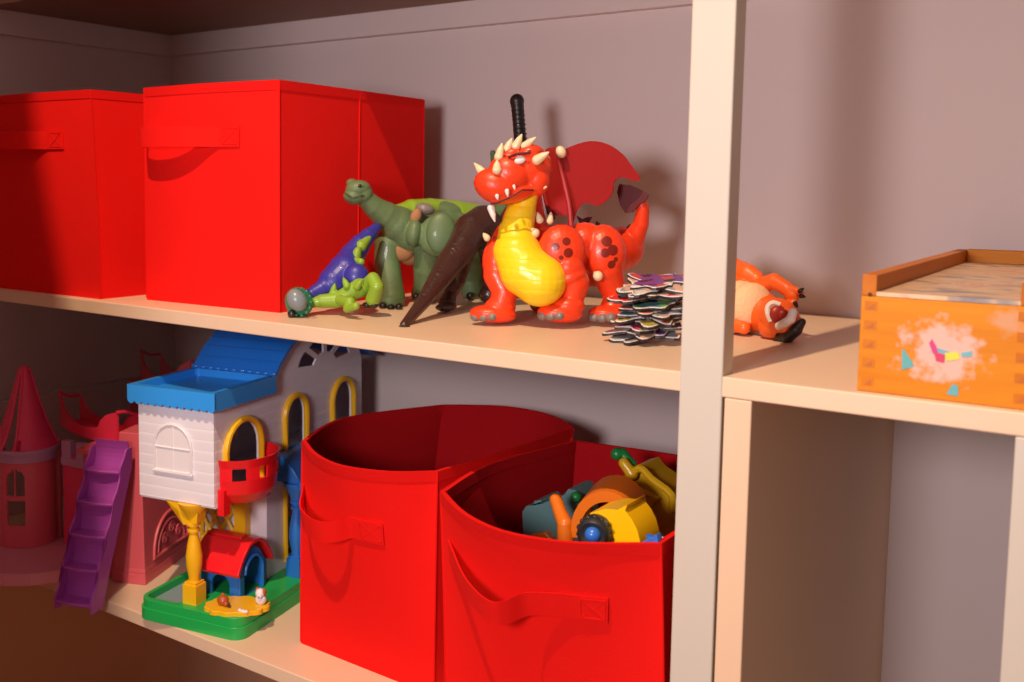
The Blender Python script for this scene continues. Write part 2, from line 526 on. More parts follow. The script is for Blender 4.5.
FLOOR = ZS + Z0
def dragon():
    L = onz(545, 318, ZS)
    t = thing('toy_dragon', 'orange-red toy dragon with yellow belly and dark red wings on the upper shelf', 'toy dragon', L)
    bm = bmesh.new()
    # trunk, shoulders and hips
    limb(bm, (526, 196, 1.225, 16), (524, 222, 1.235, 22), (524, 248, 1.24, 34), (543, 262, 1.262, 36), (572, 256, 1.31, 32), (598, 256, 1.345, 31), (622, 248, 1.37, 22))
    egg(bm, 512, 262, 1.225, (28, 36, 26)); egg(bm, 576, 240, 1.31, (36, 17, 24))
    # near fore leg
    egg(bm, 562, 250, 1.212, (24, 26, 15), 10); egg(bm, 585, 246, 1.27, (24, 24, 20), 0)
    limb(bm, (568, 268, 1.215, 16), (575, 283, 1.222, 14.5), (571, 298, 1.222, 13), (564, 309, 1.215, 13))
    egg(bm, 560, 313, 1.207, (23, 10, 16), -4); egg(bm, 568, 306, 1.215, (17, 11, 15), 0)
    egg(bm, 571, 277, 1.215, (16, 9, 14), 20)
    # far fore leg
    egg(bm, 496, 262, 1.19, (14, 24, 16))
    limb(bm, (497, 275, 1.185, 14), (505, 292, 1.185, 13), (501, 306, 1.18, 13))
    egg(bm, 493, 314, 1.172, (24, 9.5, 16), -4); egg(bm, 500, 307, 1.18, (16, 11, 14), 0)
    # near hind leg
    egg(bm, 604, 252, 1.275, (22, 28, 17), 4)
    limb(bm, (606, 268, 1.28, 17), (611, 284, 1.29, 14), (615, 298, 1.295, 11), (612, 308, 1.285, 12))
    egg(bm, 607, 314, 1.27, (19, 8.5, 15), -4)
    # far hind leg
    limb(bm, (548, 275, 1.34, 14), (540, 292, 1.35, 11), (538, 303, 1.345, 9))
    # tail
    limb(bm, (622, 248, 1.37, 20), (634, 238, 1.37, 11), (641, 224, 1.365, 8), (643, 208, 1.36, 6.5), (639, 196, 1.355, 5))
    # head
    egg(bm, 526, 168, 1.19, (27, 25, 24), -8)
    egg(bm, 497, 186, 1.155, (24, 18, 19), -18)
    egg(bm, 510, 173, 1.165, (22, 20, 18), -20)
    egg(bm, 513, 193, 1.17, (24, 10, 16), 14)
    egg(bm, 537, 178, 1.19, (14, 18, 15), 0)
    egg(bm, 512, 154, 1.17, (14, 8, 12), 18); egg(bm, 530, 152, 1.175, (13, 7, 10), 10)
    egg(bm, 484, 184, 1.15, (8, 9, 8)); limb(bm, (526, 186, 1.2, 17), (526, 198, 1.22, 15))
    o = obj('body', bm, M_drag, t)
    soften(o, 0.0013, 3)
    # dark blotches of the paint
    pts = []
    for u, v, Y, r in ((556, 247, 1.196, 5), (567, 241, 1.198, 4.2), (569, 253, 1.198, 4.6), (561, 257, 1.198, 3.6), (607, 241, 1.258, 5), (614, 250, 1.26, 5.5), (605, 253, 1.258, 4.6), (611, 264, 1.264, 4), (617, 260, 1.264, 3),
                       (521, 151, 1.165, 2.2), (514, 155, 1.155, 2), (529, 152, 1.163, 2), (504, 156, 1.15, 2), (512, 148, 1.155, 2)):
        p = at(u, v, Y) - L
        pts.append((p, r / FPX * Y / ray(u, v).y * 1.15))
    node_patch(M_drag, pts, (0.20, 0.012, 0.006, 1))
    # yellow front
    bm = bmesh.new()
    limb(bm, (530, 192, 1.197, 9), (521, 212, 1.195, 15), (516, 232, 1.190, 18), (517, 252, 1.185, 24), (526, 270, 1.185, 27), (540, 280, 1.190, 27))
    o = obj('belly', bm, M_yel, t); soften(o, 0.0013, 14)
    nt = M_yel.node_tree; p = nt.nodes['Principled BSDF']
    tc = nt.nodes.new('ShaderNodeTexCoord'); sx = nt.nodes.new('ShaderNodeSeparateXYZ'); nt.links.new(tc.outputs['Object'], sx.inputs[0])
    m1 = nt.nodes.new('ShaderNodeMath'); m1.operation = 'MULTIPLY'; m1.inputs[1].default_value = 75; nt.links.new(sx.outputs[2], m1.inputs[0])
    m2 = nt.nodes.new('ShaderNodeMath'); m2.operation = 'FRACT'; nt.links.new(m1.outputs[0], m2.inputs[0])
    m3 = nt.nodes.new('ShaderNodeMath'); m3.operation = 'POWER'; m3.inputs[1].default_value = 4; nt.links.new(m2.outputs[0], m3.inputs[0])
    b = nt.nodes.new('ShaderNodeBump'); b.inputs['Strength'].default_value = 0.6; b.inputs['Distance'].default_value = 0.002; b.invert = True
    nt.links.new(m3.outputs[0], b.inputs['Height']); nt.links.new(b.outputs[0], p.inputs['Normal'])
    # wings: curved bone and scalloped membrane
    for nm, Yw, mem, bone, tip in (
        ('near', 1.245, [(568, 226), (567, 196), (561, 168), (560, 153), (572, 146), (590, 141), (607, 144), (622, 154), (633, 168), (640, 178), (635, 181), (621, 177), (614, 182), (613, 190), (608, 199), (598, 206), (592, 204), (584, 203), (577, 210), (573, 222)],
         [(571, 226), (569, 205), (564, 182), (559, 162), (560, 152)], (561, 152)),
        ('far', 1.275, [(547, 214), (544, 190), (541, 165), (545, 150), (556, 147), (566, 150), (572, 170), (574, 190), (572, 212), (560, 216)],
         [(550, 216), (545, 195), (541, 172), (543, 155)], (543, 156))):
        bm = bmesh.new()
        mem = [(p_.x, p_.y) for p_ in crom([Vector((a, b_, 0)) for a, b_ in mem], 3)]
        n = len(mem)
        plate(bm, mem, [Yw + 0.0011 * (p_[0] - 560) if nm == 'near' else Yw for p_ in mem], 0.0022)
        k = [J(a, b_, Yw - .002, 3.6 - 1.2 * i / 4) for i, (a, b_) in enumerate(bone)]
        wg = obj('wing', bm, M_wing, t)
        bm = bmesh.new()
        tube(bm, crom([q[0] for q in k], 4), 0.0036, 8)
        obj('wing_bone', bm, M_wing, wg)
        bm = bmesh.new()
        egg(bm, tip[0], tip[1], Yw - .006, (5, 6.5, 5), 25)
        obj('wing_claw', bm, M_bone, wg)
    # arrow-shaped tail tip
    bm = bmesh.new()
    plate(bm, [(619, 184), (630, 185), (641, 190), (648, 195), (646, 200), (640, 204), (632, 212), (625, 213), (620, 205), (617, 192)], 1.346, 0.004)
    obj('tail_tip', bm, M_maroon, t)
    for a in ((586, 227, 577, 216, 1.33), (600, 229, 596, 221, 1.34), (584, 222, 592, 217, 1.33), (627, 234, 630, 224, 1.365), (552, 217, 546, 207, 1.26)):
        bm = bmesh.new(); spike(bm, a[0], a[1], a[2], a[3], a[4], 3.6); obj('back_spike', bm, M_maroon, t)
    # horns
    for a in ((485, 175, 474, 163, 1.148, 5.2), (497, 170, 497, 160, 1.137, 5.0), (499, 157, 502, 143, 1.150, 5.0), (507, 149, 512, 138, 1.160, 4.4), (516, 146, 522, 134, 1.165, 4.6), (525, 146, 536, 137, 1.17, 4.4), (537, 160, 549, 152, 1.172, 5.2), (542, 187, 547, 187, 1.185, 3.4)):
        bm = bmesh.new(); spike(bm, *a); obj('horn', bm, M_bone, t)
    for a in ((491, 208, 495, 222, 1.147, 4.0), (497, 196, 498, 200, 1.136, 2.2), (507, 191, 508, 197, 1.138, 2.4), (514, 186, 515, 190, 1.145, 1.6)):
        bm = bmesh.new(); spike(bm, *a); obj('tooth', bm, M_white, t)
    for a in ((540, 220, 537, 212, 1.213, 4), (550, 221, 551, 212, 1.215, 3.6), (535, 233, 528, 229, 1.198, 5), (487, 238, 483, 233, 1.18, 3.6), (598, 276, 594, 272, 1.252, 5.2), (587, 282, 585, 286, 1.29, 3)):
        bm = bmesh.new(); spike(bm, a[0], a[1], a[2], a[3], a[4] - .004, a[5]); obj('bone_stud', bm, M_bone, t)
    # eye
    bm = bmesh.new(); egg(bm, 520, 160, 1.156, (6, 4, 3), 15); ey = obj('eye', bm, M_white, t)
    bm = bmesh.new(); egg(bm, 516.5, 160.5, 1.1535, (2.6, 3, 1.8), 15); obj('pupil', bm, M_black, ey)
    bm = bmesh.new(); limb(bm, (509, 157, 1.149, 1.3), (517, 154, 1.149, 1.5), (527, 153, 1.157, 1.2)); obj('eyebrow', bm, M_maroon, t)
    bm = bmesh.new(); limb(bm, (491, 204, 1.140, .9), (497, 203, 1.137, .9), (509, 198, 1.139, .9), (522, 190, 1.151, .9), (533, 190, 1.165, .9)); obj('mouth_line', bm, M_maroon, t)
    for (u, v, Y) in ((551, 315, 1.192), (484, 316, 1.158), (602, 317, 1.255)):
        for k in (-1, 0, 1):
            bm = bmesh.new(); egg(bm, u + 8 * k, v + .8 + abs(k) * -.5, Y + .003 * (k == 1), (6.0, 5.2, 9)); obj('claw', bm, M_grey, t)
    bm = bmesh.new(); egg(bm, 536, 304, 1.335, (6, 4, 8)); obj('claw', bm, M_grey, t)
dragon()

# ------------------------------------------------------------------ green long-necked dinosaur
M_lime = plast('lime_plastic', (0.24, 0.42, 0.03, 1), 0.45)
M_sauro = plast('grey_green_plastic', (0.115, 0.195, 0.085, 1), 0.5, var=0.25, vscale=30)
M_tan = plast('tan_plastic', (0.36, 0.18, 0.08, 1), 0.7, coat=0)
M_dkgrn = plast('dark_green_plastic', (0.05, 0.10, 0.045, 1), 0.5)
def sauropod():
    L = onz(400, 308, ZS)
    t = thing('toy_long_necked_dinosaur', 'grey-green long-necked toy dinosaur with lime back, in front of the tall red bin', 'toy dinosaur', L)
    bm = bmesh.new()
    egg(bm, 358, 189, 1.205, (13, 9, 10), 8); egg(bm, 354, 197, 1.20, (11, 8, 9), -12); egg(bm, 364, 194, 1.212, (9, 10, 9)); egg(bm, 352, 183, 1.205, (6, 4.5, 6))
    limb(bm, (364, 197, 1.215, 9), (374, 207, 1.23, 11), (386, 216, 1.25, 14.5), (398, 225, 1.27, 19), (408, 233, 1.285, 21))
    limb(bm, (408, 232, 1.29, 22), (425, 234, 1.335, 29), (450, 238, 1.38, 32), (478, 244, 1.43, 31), (500, 250, 1.46, 26))
    egg(bm, 436, 212, 1.36, (30, 13, 20), -4)
    # legs
    limb(bm, (389, 244, 1.266, 15), (387, 262, 1.260, 13), (390, 283, 1.254, 13), (392, 298, 1.250, 13.5), (391, 302, 1.248, 13.5))
    limb(bm, (428, 250, 1.30, 15), (426, 268, 1.305, 13), (425, 284, 1.315, 11.5), (423, 294, 1.33, 12))
    egg(bm, 436, 236, 1.285, (18, 21, 10), -8); egg(bm, 414, 233, 1.265, (8, 14, 10), -8)
    limb(bm, (474, 256, 1.42, 20), (470, 276, 1.43, 13), (474, 292, 1.435, 13))
    limb(bm, (500, 260, 1.44, 18), (500, 280, 1.45, 12), (500, 292, 1.46, 12))
    limb(bm, (500, 250, 1.46, 24), (506, 225, 1.46, 14), (503, 190, 1.44, 8), (496, 165, 1.43, 5), (493, 153, 1.42, 3))
    o = obj('body', bm, M_sauro, t); soften(o, 0.0014, 3)
    o.data.materials[0] = M_sauro
    bm = bmesh.new()
    limb(bm, (398, 212, 1.283, 8), (412, 212, 1.31, 13), (430, 214, 1.345, 16), (455, 218, 1.385, 18), (478, 222, 1.425, 18), (496, 230, 1.45, 16))
    for a in ((392, 214, 386, 206), (404, 219, 400, 230), (398, 216, 391, 223)): spike(bm, a[0], a[1], a[2], a[3], 1.268, 6)
    o = obj('back', bm, M_lime, t, label='lime green back'); soften(o, .0014, 4)
    # ribs of skin
    bm = bmesh.new()
    egg(bm, 400, 248, 1.270, (15, 13, 8), -25); egg(bm, 408, 254, 1.292, (13, 11, 12), -30)
    o = obj('belly', bm, M_tan, t); soften(o, 0.0014, 3)
    bm = bmesh.new(); egg(bm, 416, 216, 1.268, (5.5, 8, 4), -20); obj('shoulder_plate', bm, M_tan, t)
    bm = bmesh.new(); egg(bm, 425, 209, 1.285, (10, 6, 8), -12); obj('shoulder_plate', bm, M_grey, t, label='grey shoulder plate')
    bm = bmesh.new(); egg(bm, 441, 233, 1.262, (15, 21, 6), -4); o = obj('shoulder_plate', bm, M_sauro2, t)
    for (u, v, Y) in ((383, 306, 1.222), (391, 308, 1.222), (399, 307, 1.228), (416, 297, 1.305), (424, 299, 1.302), (431, 297, 1.31), (470, 296, 1.40), (482, 295, 1.41)):
        bm = bmesh.new(); egg(bm, u, v, Y, (4, 4.2, 6)); obj('claw', bm, M_black, t)
    bm = bmesh.new(); limb(bm, (345, 193, 1.188, .9), (352, 198, 1.181, 1.0), (361, 195, 1.188, .8)); obj('mouth_line', bm, M_dkgrn, t)
    bm = bmesh.new(); egg(bm, 360, 186, 1.188, (2, 2, 2)); obj('eye', bm, M_black, t)
M_sauro2 = plast('green_plate_plastic', (0.10, 0.175, 0.075, 1), 0.5)
sauropod()

# ------------------------------------------------------------------ blue and green dinosaur, head down
M_blue = plast('blue_plastic', (0.035, 0.035, 0.33, 1), 0.4)
M_teal = plast('teal_green_plastic', (0.02, 0.22, 0.12, 1), 0.45, bump=0.6, bscale=500)
M_dome = plast('slate_plastic', (0.20, 0.25, 0.28, 1), 0.3)
def bonehead():
    L = onz(330, 312, ZS)
    t = thing('toy_domed_dinosaur', 'blue and lime toy dinosaur with grey domed head bent down to the shelf', 'toy dinosaur', L)
    bm = bmesh.new()
    limb(bm, (312, 294, 1.095, 7), (322, 289, 1.11, 9), (334, 282, 1.13, 16), (346, 272, 1.15, 19), (352, 256, 1.17, 13), (360, 245, 1.185, 10.5), (368, 236, 1.20, 8), (377, 227, 1.22, 4.5))
    egg(bm, 356, 277, 1.14, (13, 14, 11), -20)
    o = obj('body', bm, M_blue, t); soften(o, 0.0012, 3)
    bm = bmesh.new()
    limb(bm, (309, 303, 1.087, 4), (322, 301, 1.10, 7), (338, 300, 1.115, 8), (352, 292, 1.125, 9), (360, 288, 1.13, 10))
    limb(bm, (340, 300, 1.105, 5), (350, 302, 1.098, 5.5), (347, 309, 1.095, 4), (356, 306, 1.09, 4))
    limb(bm, (366, 287, 1.135, 8), (373, 279, 1.13, 7), (377, 287, 1.125, 7), (373, 299, 1.128, 7.5))
    limb(bm, (352, 262, 1.165, 7), (357, 252, 1.172, 6), (361, 246, 1.176, 6), (368, 238, 1.193, 4))
    egg(bm, 356, 257, 1.16, (5, 11, 6), -14)
    for a in ((333, 293, 335, 283), (347, 286, 343, 277), (357, 287, 362, 279), (322, 296, 318, 290), (361, 262, 352, 258), (355, 270, 352, 262)):
        spike(bm, a[0], a[1], a[2], a[3], 1.113 if a[1] > 275 else 1.15, 4)
    o = obj('lime_underside', bm, M_lime, t); soften(o, 0.0012, 2)
    bm = bmesh.new(); egg(bm, 299, 302, 1.07, (14, 15.5, 13), 30)
    egg(bm, 293, 311, 1.063, (6, 6, 7)); o = obj('head', bm, M_teal, t); soften(o, .0012, 2)
    for k in range(14):
        a = k * 2 * pi / 14
        bm = bmesh.new(); egg(bm, 299 + 12 * cos(a), 302 + 13.5 * sin(a), 1.056, (1.6, 1.6, 1.6), seg=8); obj('head_knob', bm, M_teal, bpy.data.objects[o.name])
    bm = bmesh.new(); egg(bm, 297, 300, 1.053, (9.5, 12, 9), 30); obj('head_dome', bm, M_dome, t)
    bm = bmesh.new(); spike(bm, 292, 314, 291, 320, 1.053, 4.5); obj('beak', bm, M_black, t)
    bm = bmesh.new(); egg(bm, 374, 305, 1.13, (5, 3.2, 7)); egg(bm, 367, 305, 1.135, (5, 3, 7)); obj('foot', bm, M_black, t)
bonehead()

# ------------------------------------------------------------------ dark brown creature
M_brown = plast('dark_brown_plastic', (0.050, 0.022, 0.018, 1), 0.32, bump=0.7, bscale=170, var=0.35, vscale=35)
def brown_beast():
    L = onz(446, 308, ZS)
    t = thing('toy_dark_creature', 'dark brown long-tailed toy animal crouching between the green dinosaur and the dragon', 'toy animal', L)
    bm = bmesh.new()
    limb(bm, (494, 240, 1.335, 20), (483, 222, 1.315, 17), (471, 230, 1.29, 17), (462, 247, 1.26, 15.5), (450, 263, 1.23, 14), (438, 281, 1.19, 11), (424, 301, 1.15, 7.5), (411, 317, 1.11, 5.6), (404, 325, 1.09, 4.5))
    egg(bm, 402, 328, 1.078, (9, 3.2, 5), 12)
    limb(bm, (460, 258, 1.27, 13), (457, 280, 1.265, 9), (450, 294, 1.255, 7), (447, 303, 1.245, 9))
    egg(bm, 446, 307, 1.235, (11, 4.5, 8), 3)
    limb(bm, (494, 246, 1.34, 17), (492, 270, 1.345, 11), (491, 288, 1.345, 9), (489, 294, 1.34, 10))
    limb(bm, (505, 240, 1.35, 18), (520, 210, 1.365, 14), (523, 180, 1.378, 10), (521, 150, 1.385, 7))
    o = obj('body', bm, M_brown, t); soften(o, 0.0014, 1)
    bm = bmesh.new()
    limb(bm, (521, 150, 1.385, 6.4), (519, 125, 1.385, 6.2), (517.5, 106, 1.385, 6.4), (517, 101, 1.385, 7.2))
    limb(bm, (512.5, 101, 1.385, 2.4), (513, 98.5, 1.385, 1.8)); limb(bm, (521, 101, 1.385, 2.4), (521, 98.5, 1.385, 1.8))
    for k in range(9): egg(bm, 521 - .45 * k, 143 - 4.6 * k, 1.385, (6.9, 1.3, 6.9))
    obj('crest', bm, M_black, t, label='black ribbed crest')
brown_beast()

# ------------------------------------------------------------------ orange monster on its back behind the post
M_orange = plast('orange_plastic', (0.85, 0.13, 0.015, 1), 0.4)
M_cream = plast('cream_plastic', (0.78, 0.50, 0.27, 1), 0.7, coat=0.0, bump=.5)
M_dkred = plast('mouth_red_plastic', (0.35, 0.02, 0.015, 1), 0.4)
def monster():
    L = onz(765, 338, ZS)
    t = thing('toy_monster', 'orange toy monster with cream belly and open mouth, lying right of the post', 'toy figure', L)
    bm = bmesh.new()
    limb(bm, (716, 302, 1.345, 30), (738, 305, 1.335, 27), (757, 310, 1.32, 22), (770, 316, 1.31, 18))
    egg(bm, 780, 319, 1.292, (19, 23, 18), 35); egg(bm, 788, 324, 1.285, (14, 16, 15), 40); egg(bm, 772, 327, 1.29, (14, 12, 13), 0)
    limb(bm, (722, 262, 1.36, 11), (737, 270, 1.352, 10.5), (748, 274, 1.342, 10.5), (756, 279, 1.337, 8.5))
    limb(bm, (760, 286, 1.33, 8), (774, 281, 1.322, 8), (786, 288, 1.315, 7), (793, 296, 1.31, 6.5))
    limb(bm, (786, 289, 1.315, 7), (797, 291, 1.308, 4), (801, 293, 1.305, 3)); limb(bm, (790, 295, 1.312, 6), (794, 303, 1.306, 4))
    limb(bm, (726, 328, 1.30, 8), (738, 325, 1.295, 8), (744, 328, 1.29, 6.5))
    o = obj('body', bm, M_orange, t); soften(o, .0013, 3)
    bm = bmesh.new(); egg(bm, 751, 305, 1.306, (22, 23, 12), -15); egg(bm, 740, 304, 1.310, (24, 24, 12), 0); egg(bm, 722, 304, 1.318, (24, 25, 12), 0)
    o = obj('belly', bm, M_cream, t); soften(o, .0013, 3)
    bm = bmesh.new(); egg(bm, 777, 314, 1.262, (8, 9.5, 5), -30); egg(bm, 783, 314, 1.263, (6, 5, 5), 0); obj('mouth', bm, M_dkred, t)
    bm = bmesh.new()
    tube(bm, crom([J(*q, 1)[0] for q in ((780, 305, 1.264), (773, 303, 1.262), (768, 307, 1.259), (768, 314, 1.257), (771, 321, 1.258))], 4), .0034, 8)
    obj('teeth', bm, M_white, t)
    bm = bmesh.new(); limb(bm, (779, 326, 1.247, 4), (785, 323, 1.246, 4.6), (791, 319, 1.246, 4.6), (793, 312, 1.25, 4.2)); obj('teeth', bm, M_white, t)
    bm = bmesh.new()
    limb(bm, (780, 337, 1.277, 5), (788, 337, 1.272, 6), (796, 330, 1.27, 6), (802, 322, 1.272, 4)); o = obj('muzzle', bm, M_black, t); soften(o, .0013, 2)
    for a in ((800, 291, 804, 288), (801, 296, 806, 297), (795, 303, 798, 308), (792, 305, 792, 309)):
        bm = bmesh.new(); spike(bm, a[0], a[1], a[2], a[3], 1.302, 2.4); obj('claw', bm, M_black, t)
monster()
FLOOR = None

# ------------------------------------------------------------------ stack of card battle pieces
def pieces():
    pal = [(0.16, 0.05, 0.30), (0.55, 0.06, 0.03), (0.75, 0.03, 0.02), (0.20, 0.50, 0.04), (0.10, 0.25, 0.30), (0.45, 0.35, 0.04), (0.60, 0.05, 0.15), (0.30, 0.32, 0.33), (0.65, 0.40, 0.30), (0.12, 0.12, 0.16)]
    M_edge = mat('black_card', (0.022, 0.018, 0.022, 1), 0.4)
    M_rim = mat('white_card_border', (0.80, 0.76, 0.74, 1), 0.4)
    desc = ['purple and orange', 'grey and pink', 'brown and cream', 'bright red', 'lime green', 'orange-red and blue', 'pale blue', 'olive and red', 'yellow and grey', 'magenta and green', 'tan and black', 'grey and silver']
    cols = [(0, 1), (7, 8), (8, 5), (2, 2), (3, 4), (1, 4), (4, 7), (5, 6), (5, 7), (6, 3), (8, 9), (7, 9)]
    where = ['topmost', 'second from the top', 'third from the top', 'fourth from the top', 'fifth from the top', 'sixth from the top', 'sixth from the bottom', 'fifth from the bottom', 'fourth from the bottom', 'third from the bottom', 'second from the bottom', 'lowest']
    n = 12
    cx, cy = -0.503, 1.172
    step = 0.0058
    for i in range(n):
        k = n - 1 - i
        z = ZS + 0.0005 + step * k
        rnd = random.Random(40 + i)
        col1, col2 = pal[cols[i][0]], pal[cols[i][1]]
        ox, oy = rnd.uniform(-.007, .007), rnd.uniform(-.006, .006)
        if i == 3: ox, oy = -.014, -.008
        if i in (10, 11): ox, oy = -.010, -.006
        if i == 0: ox, oy = 0.002, 0.012
        N = 56
        ph = rnd.uniform(0, 6)
        prof = []
        for j in range(N):
            a = 2 * pi * j / N
            r = 0.036 + .007 * sin(3 * a + ph) + .006 * sin(5 * a + 2 * ph) + .004 * sin(9 * a + ph * 3) + rnd.uniform(-.0015, .0015)
            prof.append((a, r))
        wv = rnd.uniform(0, 6)
        tx, ty = rnd.uniform(-.04, .04), rnd.uniform(.10, .17)
        def H(x, y): return .0016 * sin(80 * x + wv) + .0010 * sin(60 * y + 2 * wv) + tx * x + ty * y + .0070
        L = W(cx + ox, cy + oy, z)
        t = thing('card_game_piece', '%s cut-out card piece, %s in the stack' % (desc[i], where[i]), 'game piece', L, 'cut-out card pieces stacked on the upper shelf')
        def disc(scale, z0, z1, m, nm):
            bm = bmesh.new()
            def ringv(s, zz): return [bm.verts.new(L + Vector((r * s * cos(a), r * s * sin(a), zz + H(r * s * cos(a), r * s * sin(a))))) for a, r in prof]
            rs = [1.0, .75, .5, .25]
            T = [ringv(s * scale, z1) for s in rs]; B = [ringv(s * scale, z0) for s in rs]
            ct = bm.verts.new(L + Vector((0, 0, z1 + H(0, 0)))); cb = bm.verts.new(L + Vector((0, 0, z0 + H(0, 0))))
            for q in range(3):
                for j in range(N):
                    e = (j + 1) % N
                    bm.faces.new((T[q][j], T[q][e], T[q + 1][e], T[q + 1][j])); bm.faces.new((B[q][j], B[q + 1][j], B[q + 1][e], B[q][e]))
            for j in range(N):
                e = (j + 1) % N
                bm.faces.new((T[3][j], T[3][e], ct)); bm.faces.new((B[3][j], cb, B[3][e]))
                bm.faces.new((T[0][j], B[0][j], B[0][e], T[0][e]))
            return obj(nm, bm, m, t, smooth=False)
        disc(1.0, .0001, .0028, M_edge, 'backing')
        disc(.985, .0029, .0037, M_rim, 'border')
        m = mat('print_%d' % i, col1 + (1,), 0.3)
        nt = m.node_tree; p = nt.nodes['Principled BSDF']
        tc = nt.nodes.new('ShaderNodeTexCoord'); vo = nt.nodes.new('ShaderNodeTexVoronoi'); vo.inputs['Scale'].default_value = 75
        mp = nt.nodes.new('ShaderNodeMapping'); mp.inputs['Location'].default_value = (i * .37, i * .11, 0)
        nt.links.new(tc.outputs['Object'], mp.inputs[0]); nt.links.new(mp.outputs[0], vo.inputs['Vector'])
        sx = nt.nodes.new('ShaderNodeSeparateColor'); nt.links.new(vo.outputs['Color'], sx.inputs[0])
        cr = nt.nodes.new('ShaderNodeValToRGB'); cr.color_ramp.interpolation = 'CONSTANT'
        e = cr.color_ramp.elements
        e[0].position = 0; e[0].color = (.02, .02, .03, 1); e[1].position = .12; e[1].color = col1 + (1,)
        for pos, c_ in ((.6, col2), (.86, (.7, .66, .62)), (.93, pal[(i * 3) % 10])):
            x = cr.color_ramp.elements.new(pos); x.color = c_ + (1,)
        nt.links.new(sx.outputs[0], cr.inputs[0]); nt.links.new(cr.outputs[0], p.inputs['Base Color'])
        disc(.93, .0038, .0043, m, 'print')
pieces()

# ------------------------------------------------------------------ wooden box with sliding lid
def wood(name, c, axis='X', scale=1.0):
    m = mat(name, c, 0.5, spec=0.2)
    nt = m.node_tree; p = nt.nodes['Principled BSDF']
    tc = nt.nodes.new('ShaderNodeTexCoord'); mp = nt.nodes.new('ShaderNodeMapping')
    s = {'X': (3, 40, 40), 'Y': (40, 3, 40), 'Z': (40, 40, 3)}[axis]
    mp.inputs['Scale'].default_value = [k * scale for k in s]
    n = nt.nodes.new('ShaderNodeTexNoise'); n.inputs['Scale'].default_value = 1.6; n.inputs['Detail'].default_value = 5
    nt.links.new(tc.outputs['Object'], mp.inputs[0]); nt.links.new(mp.outputs[0], n.inputs['Vector'])
    cr = nt.nodes.new('ShaderNodeValToRGB')
    cr.color_ramp.elements[0].position = .3; cr.color_ramp.elements[0].color = (c[0] * .80, c[1] * .66, c[2] * .5, 1)
    cr.color_ramp.elements[1].position = .7; cr.color_ramp.elements[1].color = c
    nt.links.new(n.outputs[0], cr.inputs[0]); nt.links.new(cr.outputs[0], p.inputs['Base Color'])
    return m
